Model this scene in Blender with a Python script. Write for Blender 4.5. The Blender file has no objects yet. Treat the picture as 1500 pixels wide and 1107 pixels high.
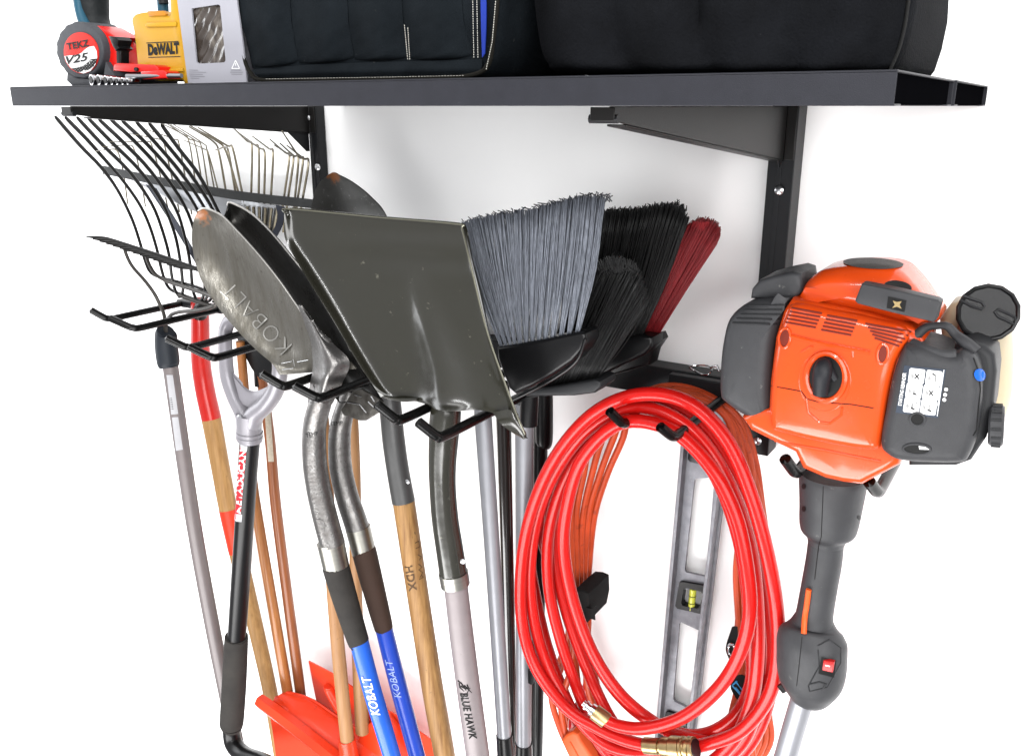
import bpy, bmesh, math, random
from mathutils import Vector, Matrix
from mathutils.bvhtree import BVHTree
random.seed(7)
R = math.radians
S = bpy.context.scene
COL = S.collection
# ---------------------------------------------------------------- camera
F, CX, CY = 1300.0, 750.0, 553.5          # focal length and centre in photograph pixels
YAW, PITCH = R(32), math.atan(398/1300.0)
FW = Vector((-math.sin(YAW)*math.cos(PITCH), math.cos(YAW)*math.cos(PITCH), -math.sin(PITCH)))
RT = Vector((math.cos(YAW), math.sin(YAW), 0))
UP = RT.cross(FW)
WALL = 1.345
HZ = -0.43
def ray(u, v): return FW + RT*((u-CX)/F) - UP*((v-CY)/F)
def P(u, v, y):
    d = ray(u, v); return d*(y/d.y)
def PZ(u, v, z):
    d = ray(u, v); return d*(z/d.z)
def PX(u, v, x):
    d = ray(u, v); return d*(x/d.x)
def mpp(p): return p.dot(FW)/F
cam = bpy.data.cameras.new('camera'); co = bpy.data.objects.new('camera', cam); COL.objects.link(co)
co.matrix_world = Matrix((( RT.x, UP.x, -FW.x, 0), (RT.y, UP.y, -FW.y, 0), (RT.z, UP.z, -FW.z, 0), (0, 0, 0, 1)))
cam.sensor_fit = 'HORIZONTAL'; cam.sensor_width = 36; cam.lens = 36*F/1500; cam.clip_start = .05; cam.clip_end = 60
S.camera = co
# ---------------------------------------------------------------- materials
MATS = {}
# wear: name -> (noise scale, threshold, colour, amount)
SPECK = {'orange_plastic': (70, .66, (.22,.03,.008), .55), 'grey_plastic': (110, .67, (.13,.13,.12), .6), 'red_hose': (60, .64, (.30,.008,.006), .45),
 'shelf_charcoal': (130, .69, (.07,.07,.075), .5), 'olive_enamel': (55, .66, (.12,.115,.09), .45), 'shovel_steel_worn': (90, .62, (.05,.042,.032), .6), 'shovel_grey': (90, .62, (.2,.2,.19), .5),
 'socket_steel': (150, .60, (.06,.055,.05), .6), 'blue_tube': (80, .68, (.02,.06,.2), .5), 'wood_hickory': (60, .64, (.09,.05,.02), .5), 'wood_pine': (55, .63, (.13,.07,.03), .4), 'wood_ash': (50, .63, (.15,.08,.03), .4),
 'level_grey': (120, .63, (.32,.32,.33), .5), 'taupe_tube': (70, .66, (.10,.085,.08), .5), 'taupe_pole': (70, .66, (.09,.08,.08), .5), 'orange_cord': (60, .6, (.16,.025,.01), .6), 'red_scoop': (50, .64, (.3,.03,.02), .4),
 'bag_canvas': (160, .70, (.09,.09,.085), .6), 'bag_canvas_black': (160, .72, (.06,.06,.06), .6), 'steel_step': (90, .6, (.2,.2,.2), .5)}
def mat(name, base, rough=.5, metal=0, var=.12, vscale=30, bump=0, bscale=300, coat=0, c2=None, stretch=(1,1,1), spec=.5, rvar=.0, rust=None, uvbraid=False, trans=0, sheen=0, sharp=False):
    if name in MATS: return MATS[name]
    m = bpy.data.materials.new(name); m.use_nodes = True; nt = m.node_tree; N = nt.nodes; L = nt.links
    b = N['Principled BSDF']
    b.inputs['Roughness'].default_value = rough; b.inputs['Metallic'].default_value = metal
    b.inputs['Specular IOR Level'].default_value = spec*(.38 if max(base) < .07 else (.45 if not metal else .7))
    b.inputs['Coat Weight'].default_value = coat; b.inputs['Coat Roughness'].default_value = .08
    if trans: b.inputs['Transmission Weight'].default_value = trans
    if sheen: b.inputs['Sheen Weight'].default_value = sheen; b.inputs['Sheen Roughness'].default_value = .5
    tc = N.new('ShaderNodeTexCoord'); mp = N.new('ShaderNodeMapping'); mp.inputs['Scale'].default_value = stretch
    L.new(tc.outputs['Object'], mp.inputs['Vector'])
    nz = N.new('ShaderNodeTexNoise'); nz.inputs['Scale'].default_value = vscale; nz.inputs['Detail'].default_value = 6; nz.inputs['Roughness'].default_value = .6
    L.new(mp.outputs['Vector'], nz.inputs['Vector'])
    cr = N.new('ShaderNodeMapRange'); cr.inputs['From Min'].default_value = .47 if sharp else .3; cr.inputs['From Max'].default_value = .56 if sharp else .7
    L.new(nz.outputs['Fac'], cr.inputs['Value'])
    mx = N.new('ShaderNodeMix'); mx.data_type = 'RGBA'
    kx = 1.0 if name == 'wall_paint' else (.45 if max(base) < .045 else .68)       # everything is exposed a good half stop up
    a = tuple(x*kx for x in base); c = tuple(x*kx for x in c2) if c2 else tuple(x*(1-var) for x in a)
    mx.inputs['A'].default_value = (*a, 1); mx.inputs['B'].default_value = (*c, 1)
    L.new(cr.outputs['Result'], mx.inputs['Factor'])
    col = mx.outputs['Result']
    if name in SPECK:
        sc_, th_, cc_, am_ = SPECK[name]
        n4 = N.new('ShaderNodeTexNoise'); n4.inputs['Scale'].default_value = sc_; n4.inputs['Detail'].default_value = 4; n4.inputs['Roughness'].default_value = .7
        L.new(tc.outputs['Object'], n4.inputs['Vector'])
        m4 = N.new('ShaderNodeMapRange'); m4.inputs['From Min'].default_value = th_; m4.inputs['From Max'].default_value = th_+.05; m4.inputs['To Max'].default_value = am_
        L.new(n4.outputs['Fac'], m4.inputs['Value'])
        m5 = N.new('ShaderNodeMix'); m5.data_type = 'RGBA'; m5.inputs['B'].default_value = (*cc_, 1)
        L.new(col, m5.inputs['A']); L.new(m4.outputs['Result'], m5.inputs['Factor']); col = m5.outputs['Result']
    if rust:
        c0, rad, rc = rust
        vd = N.new('ShaderNodeVectorMath'); vd.operation = 'DISTANCE'; vd.inputs[1].default_value = c0
        gm = N.new('ShaderNodeNewGeometry'); L.new(gm.outputs['Position'], vd.inputs[0])
        n2 = N.new('ShaderNodeTexNoise'); n2.inputs['Scale'].default_value = 120; n2.inputs['Detail'].default_value = 5
        L.new(tc.outputs['Object'], n2.inputs['Vector'])
        ma = N.new('ShaderNodeMath'); ma.operation = 'MULTIPLY_ADD'; ma.inputs[1].default_value = rad*1.6; ma.inputs[2].default_value = -rad*.8
        L.new(n2.outputs['Fac'], ma.inputs[0])
        ad = N.new('ShaderNodeMath'); ad.operation = 'ADD'; L.new(vd.outputs['Value'], ad.inputs[0]); L.new(ma.outputs['Value'], ad.inputs[1])
        mr = N.new('ShaderNodeMapRange'); mr.inputs['From Min'].default_value = rad*.5; mr.inputs['From Max'].default_value = rad; mr.inputs['To Min'].default_value = 1; mr.inputs['To Max'].default_value = 0
        L.new(ad.outputs['Value'], mr.inputs['Value'])
        m2 = N.new('ShaderNodeMix'); m2.data_type = 'RGBA'; m2.inputs['B'].default_value = (*rc, 1)
        L.new(col, m2.inputs['A']); L.new(mr.outputs['Result'], m2.inputs['Factor']); col = m2.outputs['Result']
        mm = N.new('ShaderNodeMath'); mm.operation = 'MULTIPLY_ADD'; mm.inputs[1].default_value = -metal; mm.inputs[2].default_value = metal
        L.new(mr.outputs['Result'], mm.inputs[0]); L.new(mm.outputs['Value'], b.inputs['Metallic'])
    L.new(col, b.inputs['Base Color'])
    if rvar:
        r2 = N.new('ShaderNodeMapRange'); r2.inputs['To Min'].default_value = max(.02, rough-rvar); r2.inputs['To Max'].default_value = min(1, rough+rvar)
        r2.inputs['From Min'].default_value = .3; r2.inputs['From Max'].default_value = .7
        L.new(nz.outputs['Fac'], r2.inputs['Value']); L.new(r2.outputs['Result'], b.inputs['Roughness'])
    if bump:
        bp = N.new('ShaderNodeBump'); bp.inputs['Strength'].default_value = bump; bp.inputs['Distance'].default_value = .001
        if uvbraid:
            uv = N.new('ShaderNodeTexCoord'); w = N.new('ShaderNodeTexChecker'); w.inputs['Scale'].default_value = bscale
            L.new(uv.outputs['UV'], w.inputs['Vector']); L.new(w.outputs['Fac'], bp.inputs['Height'])
        else:
            n3 = N.new('ShaderNodeTexNoise'); n3.inputs['Scale'].default_value = bscale; n3.inputs['Detail'].default_value = 3
            L.new(mp.outputs['Vector'], n3.inputs['Vector']); L.new(n3.outputs['Fac'], bp.inputs['Height'])
        L.new(bp.outputs['Normal'], b.inputs['Normal'])
    MATS[name] = m
    return m
M_WALL = mat('wall_paint', (.90,.90,.90), .8, var=.02, vscale=6)
M_POWDER = mat('powder_black', (.018,.019,.022), .42, bump=.25, bscale=900, var=.2)
M_SHELF = mat('shelf_charcoal', (.026,.027,.036), .5, bump=.25, bscale=1100, var=.18, vscale=60)
M_SHELFIN = mat('shelf_inner_shade', (.004,.004,.005), .7, spec=0)
M_RUB = mat('hook_rubber', (.004,.004,.004), .25, bump=.15, bscale=500)
M_ZINC = mat('zinc', (.75,.76,.78), .28, metal=1, vscale=90)
M_CHROME = mat('chrome', (.8,.8,.82), .12, metal=1)
M_BLKPL = mat('black_plastic', (.010,.010,.011), .3, vscale=50, bump=.1, bscale=500)
M_GREYPL = mat('grey_plastic', (.046,.0465,.050), .42, bump=.3, bscale=1400, var=.2, vscale=40, rvar=.06)
M_GREYPL2 = mat('grey_plastic_side', (.030,.031,.034), .45, bump=.2, bscale=1200)
M_ORANGE = mat('orange_plastic', (.74,.070,.007), .24, coat=.45, var=.15, vscale=14, rvar=.05, bump=.04, bscale=60)
M_ORDARK = mat('orange_recess_shade', (.16,.014,.004), .6)  # darker orange, paints shade into the vent slots and screw wells
M_VENT = mat('vent_mesh', (.10,.09,.085), .5, bump=1, bscale=900, c2=(.05,.045,.04), vscale=600)
M_TANK = mat('tank_cream', (.60,.47,.28), .4, var=.25, vscale=8, c2=(.50,.44,.33), coat=.2)
M_BLUE = mat('blue_primer', (.01,.12,.6), .25)
M_WHITE = mat('white_print', (.85,.85,.85), .5, var=.03)
M_INK_SHADE = mat('black_print_hole_shade', (.006,.006,.006), .5)  # black for print, and for shade painted into holes
M_REDHOSE = mat('red_hose', (.62,.008,.006), .22, spec=.5, coat=.05, var=.18, vscale=18, bump=.35, bscale=1.0, uvbraid=True)
M_CORD = mat('orange_cord', (.66,.080,.020), .42, var=.3, vscale=25, bump=.1)
M_PLUG = mat('orange_plug', (.75,.10,.02), .45)
M_BRASS = mat('brass', (.55,.40,.20), .33, metal=1, var=.3, vscale=80)
M_VELCRO = mat('velcro', (.008,.008,.008), .9, bump=.6, bscale=900)
M_LEVEL = mat('level_grey', (.27,.275,.30), .42, metal=.3, c2=(.19,.195,.22), vscale=70, bump=.4, bscale=600, rvar=.08)
M_VIAL = mat('vial_yellow', (.75,.78,.10), .1, coat=.5)
M_STEEL = mat('shovel_steel', (.20,.195,.175), .33, metal=.75, c2=(.095,.085,.065), vscale=22, stretch=(1,1,2.5), bump=.25, bscale=180, rvar=.12)
M_OLIVE = mat('olive_enamel', (.034,.033,.023), .2, metal=.0, c2=(.027,.026,.018), vscale=9, coat=.10, bump=1.0, bscale=16, rvar=.06, spec=1.5)
M_SOCKET = mat('socket_steel', (.26,.255,.25), .36, metal=.85, c2=(.14,.13,.125), vscale=70, bump=.5, bscale=260, rvar=.1)
M_DKSOCK = mat('grey_socket', (.085,.085,.085), .4, metal=.3, bump=.2, vscale=60)
M_FERR = mat('ferrule', (.42,.41,.37), .32, metal=1, vscale=40, stretch=(1,1,6))
M_FOAM = mat('foam_grip', (.035,.032,.030), .8, bump=.3, bscale=1500, c2=(.055,.05,.045), vscale=25)
M_FOAM2 = mat('foam_grip_brown', (.045,.025,.018), .8, bump=.3, bscale=1500)
M_BLUET = mat('blue_tube', (.012,.11,.62), .38, bump=.12, bscale=900, coat=.2)
M_BLUET2 = mat('blue_tube_deep', (.010,.055,.45), .38, bump=.12, bscale=900, coat=.2)
M_TAUPE = mat('taupe_tube', (.25,.215,.22), .45, metal=.1, bump=.1, vscale=30)
M_TAUPE2 = mat('taupe_pole', (.17,.145,.145), .45, metal=.1, bump=.1, vscale=30, coat=.1)
M_SILVER = mat('silver_pole', (.30,.305,.33), .38, metal=.35, vscale=30)
M_SILVER2 = mat('aluminium', (.55,.56,.58), .3, metal=1, vscale=30)
M_DKPOLE = mat('dark_pole', (.03,.024,.022), .15, coat=.8)
WS = (1,1,.05)
M_WOOD = mat('wood_ash', (.46,.265,.10), .5, c2=(.29,.15,.05), vscale=130, stretch=WS, bump=.2, bscale=250)
M_WOOD2 = mat('wood_hickory', (.44,.25,.095), .5, c2=(.22,.105,.035), vscale=160, stretch=WS, bump=.4, bscale=250)
M_WOOD3 = mat('wood_amber', (.40,.16,.045), .42, c2=(.26,.09,.025), vscale=140, stretch=WS, bump=.2, bscale=250, coat=.2)
M_WOOD4 = mat('wood_pine', (.42,.225,.10), .5, c2=(.29,.14,.055), vscale=130, stretch=WS, bump=.2)
M_WOOD5 = mat('wood_red_brown', (.30,.095,.03), .42, c2=(.20,.06,.02), vscale=140, stretch=WS, bump=.2, bscale=250, coat=.2)
M_REDP = mat('red_paint', (.55,.018,.014), .3, coat=.3, vscale=40)
M_REDP2 = mat('red_orange_paint', (.72,.05,.02), .35, vscale=40)
M_DGRIP = mat('silver_grip', (.27,.26,.285), .34, metal=.2, coat=.1, vscale=10)
M_TINE = mat('tine_black', (.016,.015,.014), .3, metal=.3, bump=.2)
M_TINE2 = mat('tine_grey', (.055,.05,.045), .35, metal=.5, bump=.3)
M_WIRE = mat('wire_galv', (.24,.22,.17), .35, metal=.8, c2=(.16,.13,.08), vscale=50)
M_BAR = mat('rake_bar', (.035,.037,.037), .5, bump=.3, var=.3, vscale=90)
M_BRG = mat('bristle_grey', (.27,.29,.34), .38, c2=(.09,.10,.12), vscale=400, stretch=(1,1,.15))
M_BRK = mat('bristle_black', (.010,.010,.011), .35, c2=(.03,.03,.03), vscale=400, stretch=(1,1,.2))
M_BRR = mat('bristle_red', (.26,.020,.024), .4, c2=(.17,.012,.016), vscale=400, stretch=(1,1,.2))
M_TIP = mat('bristle_tip', (.08,.08,.09), .6)
M_DPAN = mat('red_scoop', (.85,.05,.012), .36, coat=.1, var=.12, vscale=8, bump=.1, bscale=90)
M_BAG = mat('bag_canvas', (.006,.0085,.011), .9, bump=.7, bscale=700, c2=(.012,.016,.020), vscale=25, spec=.15)
M_BAG2 = mat('bag_canvas_black', (.006,.0063,.0075), .9, bump=1, bscale=420, c2=(.012,.013,.016), vscale=18, spec=.12)
M_BAGTRIM = mat('bag_binding', (.009,.009,.009), .75, bump=.5, bscale=500)
M_THREAD = mat('thread_white', (.6,.58,.52), .7)
M_BAGBLUE = mat('bag_blue', (.008,.03,.28), .5)
M_YEL = mat('yellow_plastic', (.54,.29,.012), .4, var=.1, vscale=25, bump=.1, bscale=200)
M_YEL2 = mat('yellow_plastic_deep', (.50,.20,.01), .4)
M_CARD = mat('card_grey', (.33,.33,.37), .5, var=.12, vscale=12)
M_BAGGIE = mat('plastic_film', (.050,.040,.034), .2, c2=(.15,.13,.11), vscale=38, bump=1, bscale=70, stretch=(1,1,.5), sharp=True, coat=.6)
M_TAPEG = mat('tape_rubber', (.055,.058,.066), .55, bump=.2, bscale=300)
M_TAPER = mat('tape_red', (.72,.012,.008), .3, coat=.1)
M_TEAL = mat('teal_grip', (.02,.10,.16), .5)
M_DGREY = mat('dark_grip', (.018,.022,.024), .55, bump=.7, bscale=180)
# ---------------------------------------------------------------- mesh helpers
def cr(pts, n, closed=False):
    pts = [tuple(p) for p in pts]; k = len(pts); out = []
    if k == 1: return pts
    segs = k if closed else k-1
    for i in range(segs):
        if closed: a, b, c, d = pts[(i-1) % k], pts[i], pts[(i+1) % k], pts[(i+2) % k]
        else:
            b, c = pts[i], pts[i+1]
            a = pts[i-1] if i else tuple(2*x-y for x, y in zip(b, c))
            d = pts[i+2] if i+2 < k else tuple(2*x-y for x, y in zip(c, b))
        for j in range(n):
            t = j/n
            out.append(tuple(.5*(2*q + (r-p)*t + (2*p-5*q+4*r-s)*t*t + (3*q-p-3*r+s)*t**3) for p, q, r, s in zip(a, b, c, d)))
    if not closed: out.append(pts[-1])
    return out
ORG = {}
TARGET = {}
class MB:
    def __init__(s): s.v = []; s.f = []; s.uv = []; s.mi = []
    def add(s, vs, fs, uvs=None, mi=0):
        o = len(s.v); s.v += [Vector(p) for p in vs]
        for k, f in enumerate(fs):
            s.f.append(tuple(i+o for i in f)); s.uv.append(uvs[k] if uvs else None); s.mi.append(mi)
        return s
    def tube3(s, pts, seg=12, closed=False, cap=True, sy=1.0, mi=0):
        """pts: (x,y,z,r)"""
        ps = [Vector(p[:3]) for p in pts]; rs = [p[3] for p in pts]; n = len(ps)
        T = []
        for i in range(n):
            a = ps[(i-1) % n] if (closed or i) else ps[0]; b = ps[(i+1) % n] if (closed or i < n-1) else ps[-1]
            d = b-a; T.append(d.normalized() if d.length > 1e-9 else Vector((0,0,1)))
        nrm = Vector((0,-1,0)); nrm = (nrm - T[0]*nrm.dot(T[0]))
        if nrm.length < .1: nrm = Vector((1,0,0)) - T[0]*T[0].x
        nrm.normalize(); vs = []; L = 0; ln = []
        for i in range(n):
            if i: L += (ps[i]-ps[i-1]).length
            ln.append(L)
            nrm = nrm - T[i]*nrm.dot(T[i])
            if nrm.length < 1e-6: nrm = T[i].orthogonal()
            nrm.normalize(); bi = T[i].cross(nrm)
            for k in range(seg):
                a = 2*math.pi*k/seg
                vs.append(ps[i] + nrm*(math.cos(a)*rs[i]*sy) + bi*(math.sin(a)*rs[i]))
        fs = []; uvs = []
        rr = max(rs)
        for i in range(n if closed else n-1):
            j = (i+1) % n
            for k in range(seg):
                q = (k+1) % seg
                fs.append((i*seg+k, i*seg+q, j*seg+q, j*seg+k))
                l0, l1 = ln[i]/(.0022), (ln[j] if j else ln[-1]+.01)/(.0022)
                u0, u1 = k*2.0/seg*12, (k+1)*2.0/seg*12
                uvs.append([(u0, l0), (u1, l0), (u1, l1), (u0, l1)])
        if cap and not closed:
            fs.append(tuple(range(seg))[::-1]); uvs.append([(0, 0)]*seg)
            fs.append(tuple((n-1)*seg+k for k in range(seg))); uvs.append([(0, 0)]*seg)
        return s.add(vs, fs, uvs, mi)
    def tube(s, pts, n=6, seg=14, closed=False, cap=True, sy=1.0, mi=0):
        """pts: (u,v,y,rpx) traced in the photograph, each at its own distance y"""
        q = []
        for u, v, y, r in pts:
            p = P(u, v, y); q.append((p.x, p.y, p.z, r*mpp(p)))
        return s.tube3(cr(q, n, closed), seg, closed, cap, sy, mi)
    def slab(s, out, y, depth, rnd=.004, bulge=0, sm=0, back=True, rings=4, mi=0, tilt=None, sides=3):
        """rounded solid: outline (px) at plane y, pushed back by depth"""
        if sm: out = cr(out, sm, True)
        pts = []
        for q in out:
            yy = y if tilt is None else y + tilt(q[0], q[1])
            pts.append(P(q[0], q[1], yy))
        # orientation: counter clockwise in XZ
        A = sum(pts[i].x*pts[(i+1) % len(pts)].z - pts[(i+1) % len(pts)].x*pts[i].z for i in range(len(pts)))
        if A < 0: pts.reverse()
        n = len(pts); c = sum(pts, Vector())/n
        nn = []
        for i in range(n):
            e1 = pts[i]-pts[i-1]; e2 = pts[(i+1) % n]-pts[i]
            n1 = Vector((-e1.z, 0, e1.x)); n2 = Vector((-e2.z, 0, e2.x))
            if n1.length > 0: n1.normalize()
            if n2.length > 0: n2.normalize()
            m = n1+n2
            if m.length < .3: m = n1
            m.normalize(); k = max(.5, m.dot(n1)); nn.append(m/k)
        ring = []
        ring.append([p + Vector((0, depth, 0)) for p in pts])
        ring.append([p + Vector((0, rnd, 0)) for p in pts])
        if rnd > 0:
            for j in range(1, sides+1):
                a = math.pi/2*j/sides
                ring.append([p + nn[i]*(rnd*(1-math.cos(a))) + Vector((0, rnd*(1-math.sin(a)), 0)) for i, p in enumerate(pts)])
        last = ring[-1]
        vs = [p for r_ in ring for p in r_]; fs = []
        nr = len(ring)
        if bulge:
            for j in range(1, rings+1):
                k = 1-j/(rings+.0)
                if k <= 0: break
                vs += [c + (p-c)*k for p in last]; nr += 1
            rx = max(abs(p.x-c.x) for p in pts); rz = max(abs(p.z-c.z) for p in pts)
            def dome(p): return Vector((p.x, p.y - bulge*math.exp(-1.3*(((p.x-c.x)/rx)**2+((p.z-c.z)/rz)**2)), p.z))
            vs = [p if i < n else dome(p) for i, p in enumerate(vs)]
        for i in range(nr-1):
            for k in range(n):
                q = (k+1) % n
                fs.append((i*n+k, i*n+q, (i+1)*n+q, (i+1)*n+k))
        if bulge:
            vs.append(Vector((c.x, last[0].y*0+y-bulge if tilt is None else c.y-bulge, c.z))); ci = len(vs)-1
            for k in range(n): fs.append(((nr-1)*n+k, (nr-1)*n+(k+1) % n, ci))
        else: fs.append(tuple((nr-1)*n+k for k in range(n)))
        if back: fs.append(tuple(range(n))[::-1])
        return s.add(vs, fs, None, mi)
    def patch(s, rows, nu=6, nv=6, th=.002, fn=None, mi=0):
        """sheet through rows of (u,v,y), with thickness"""
        R1 = [cr([tuple(P(*q)) for q in r], nu) for r in rows]
        cols = list(zip(*R1)); C1 = [cr(c, nv) for c in cols]
        G = [list(r) for r in zip(*C1)]
        H, W = len(G), len(G[0])
        G = [[Vector(p) for p in r] for r in G]
        if fn:
            for i in range(H):
                for j in range(W): G[i][j].y += fn(i/(H-1), j/(W-1))
        NN = [[None]*W for _ in range(H)]
        for i in range(H):
            for j in range(W):
                a = G[min(i+1, H-1)][j]-G[max(i-1, 0)][j]; b = G[i][min(j+1, W-1)]-G[i][max(j-1, 0)]
                m = a.cross(b)
                if m.length < 1e-12: m = Vector((0,-1,0))
                m.normalize()
                if m.y > 0: m = -m
                NN[i][j] = m
        vs = [G[i][j] for i in range(H) for j in range(W)] + [G[i][j]-NN[i][j]*th for i in range(H) for j in range(W)]
        o = H*W; fs = []
        for i in range(H-1):
            for j in range(W-1):
                a, b, c, d = i*W+j, i*W+j+1, (i+1)*W+j+1, (i+1)*W+j
                fs.append((d, c, b, a)); fs.append((a+o, b+o, c+o, d+o))
        bd = [(0, j) for j in range(W)] + [(i, W-1) for i in range(1, H)] + [(H-1, j) for j in range(W-2, -1, -1)] + [(i, 0) for i in range(H-2, 0, -1)]
        for k in range(len(bd)):
            a = bd[k][0]*W+bd[k][1]; b2 = bd[(k+1) % len(bd)]; b = b2[0]*W+b2[1]
            fs.append((a, b, b+o, a+o))
        s.G = G
        return s.add(vs, fs, None, mi)
    def box(s, x0, x1, y0, y1, z0, z1, mi=0):
        vs = [(x, y, z) for x in (x0, x1) for y in (y0, y1) for z in (z0, z1)]
        return s.add(vs, [(0,1,3,2), (4,6,7,5), (0,4,5,1), (2,3,7,6), (0,2,6,4), (1,5,7,3)], None, mi)
    def ball(s, c, r, sc=(1,1,1), nu=14, nv=9, mi=0):
        vs = []; fs = []
        for i in range(nv+1):
            a = math.pi*i/nv
            for j in range(nu):
                b = 2*math.pi*j/nu
                vs.append(Vector(c) + Vector((r*sc[0]*math.sin(a)*math.cos(b), r*sc[1]*math.sin(a)*math.sin(b), r*sc[2]*math.cos(a))))
        for i in range(nv):
            for j in range(nu): fs.append((i*nu+j, (i+1)*nu+j, (i+1)*nu+(j+1) % nu, i*nu+(j+1) % nu))
        return s.add(vs, fs, None, mi)
    def ringdisc(s, c, ax, prof, seg=24, mi=0):
        """lathe: prof (t along axis, radius)"""
        ax = Vector(ax).normalized(); a = ax.orthogonal().normalized(); b = ax.cross(a)
        vs = [Vector(c)+ax*t+(a*math.cos(2*math.pi*k/seg)+b*math.sin(2*math.pi*k/seg))*r for t, r in prof for k in range(seg)]
        fs = []
        for i in range(len(prof)-1):
            for k in range(seg): fs.append((i*seg+k, i*seg+(k+1) % seg, (i+1)*seg+(k+1) % seg, (i+1)*seg+k))
        fs.append(tuple(range(seg))[::-1]); fs.append(tuple((len(prof)-1)*seg+k for k in range(seg)))
        return s.add(vs, fs, None, mi)
    def make(s, name, m, parent=None, angle=35, label=None, bevel=0):
        me = bpy.data.meshes.new(name)
        if parent is not None: org = ORG[parent.name]
        else:
            xs = [p.x for p in s.v]; ys = [p.y for p in s.v]; zs = [p.z for p in s.v]
            org = Vector(((min(xs)+max(xs))/2, (min(ys)+max(ys))/2, min(zs)))
        me.from_pydata([tuple(p-org) for p in s.v], [], s.f)
        ms = m if isinstance(m, (list, tuple)) else [m]
        for q in ms: me.materials.append(q)
        if len(ms) > 1:
            for p, i in zip(me.polygons, s.mi): p.material_index = i
        if any(s.uv):
            ul = me.uv_layers.new(name='UVMap')
            for p, uv in zip(me.polygons, s.uv):
                if uv:
                    for li, t in zip(p.loop_indices, uv): ul.data[li].uv = t
        me.validate(); me.update()
        bm = bmesh.new(); bm.from_mesh(me); bmesh.ops.recalc_face_normals(bm, faces=bm.faces[:]); bm.to_mesh(me); bm.free()
        for p in me.polygons: p.use_smooth = True
        me.set_sharp_from_angle(angle=R(angle))
        o = bpy.data.objects.new(name, me); COL.objects.link(o)
        if parent is not None: o.parent = parent
        else: o.location = org
        ORG[o.name] = org
        if bevel:
            bv = o.modifiers.new('bevel', 'BEVEL'); bv.width = bevel; bv.segments = 2; bv.limit_method = 'ANGLE'; bv.angle_limit = R(40)
            bv.harden_normals = False
        if label: o['label'] = label
        TARGET[o.name] = (list(s.v), list(s.f))
        return o
def tag(o, label, cat, group=None, kind=None):
    o['label'] = label; o['category'] = cat
    if group: o['group'] = group
    if kind: o['kind'] = kind
    return o
def thing(name, loc, label, cat, group=None):
    o = bpy.data.objects.new(name, None); COL.objects.link(o); o.empty_display_size = .03
    o.location = loc; ORG[o.name] = Vector(loc)
    return tag(o, label, cat, group)
def curve_mesh(cu):
    o = bpy.data.objects.new('tmp', cu); COL.objects.link(o)
    dg = bpy.context.evaluated_depsgraph_get(); dg.update()
    me = bpy.data.meshes.new_from_object(o.evaluated_get(dg))
    vs = [v.co.copy() for v in me.vertices]; fs = [tuple(p.vertices) for p in me.polygons]
    bpy.data.objects.remove(o); bpy.data.meshes.remove(me); bpy.data.curves.remove(cu)
    return vs, fs
def cutplate(mb, outer, holes, y, th, bevel=0, mi=0, smo=0, smh=0, tilt=None):
    """plate with real holes; outlines in px at plane y, thickness th going back"""
    cu = bpy.data.curves.new('c', 'CURVE'); cu.dimensions = '2D'; cu.fill_mode = 'BOTH'; cu.extrude = th/2-bevel; cu.bevel_depth = bevel; cu.bevel_resolution = 2
    if bevel: cu.offset = -bevel
    for k, o in enumerate([outer]+list(holes)):
        sm = smo if k == 0 else smh
        if sm: o = cr(o, sm, True)
        sp = cu.splines.new('POLY'); sp.points.add(len(o)-1)
        for i, q in enumerate(o):
            p = P(q[0], q[1], y); sp.points[i].co = (p.x, p.z, 0, 1)
        sp.use_cyclic_u = True
    vs, fs = curve_mesh(cu)
    mb.add([Vector((p.x, y+th/2-p.z + (tilt(p.x, p.y) if tilt else 0), p.y)) for p in vs], fs, None, mi)
    return mb
def bvh(objs):
    V_, F_ = [], []
    for o in objs:
        v, f = TARGET[o.name]; k = len(V_); V_ += v; F_ += [tuple(i+k for i in q) for q in f]
    return BVHTree.FromPolygons(V_, F_)
def drop(tree, u, v, off, yfall=1.0):
    d = ray(u, v).normalized(); h = tree.ray_cast(Vector((0,0,0)), d)
    if h[0] is None: return None
    n = h[1]
    if n.dot(d) > 0: n = -n
    return h[0] + n*off
def text_on(s_, a, b, h, targets, m, parent, off=.0006, name='lettering', slant=0, bold=0, space=1, label=None, thick=True):
    """writing that lies on a surface: baseline from pixel a to b, letters h px tall (tops to the left of a->b)"""
    cu = bpy.data.curves.new('t', 'FONT'); cu.body = s_; cu.size = 1; cu.resolution_u = 3; cu.offset = bold; cu.space_character = space; cu.shear = slant
    vs, fs = curve_mesh(cu)
    x0 = min(p.x for p in vs); x1 = max(p.x for p in vs); y0 = min(p.y for p in vs); y1 = max(p.y for p in vs)
    dx, dy = b[0]-a[0], b[1]-a[1]; L = math.hypot(dx, dy); nx, ny = dy/L, -dx/L
    t = bvh(targets); mb = MB(); out = []; last = None
    for p in vs:
        k = (p.x-x0)/(x1-x0); q = (p.y-y0)/(y1-y0)*h
        w = drop(t, a[0]+dx*k+nx*q, a[1]+dy*k+ny*q, off)
        if w is None: w = last if last is not None else P(a[0], a[1], 1.0)
        last = w; out.append(w)
    mb.add(out, fs)
    return mb.make(name, m, parent, label=label)
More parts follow.
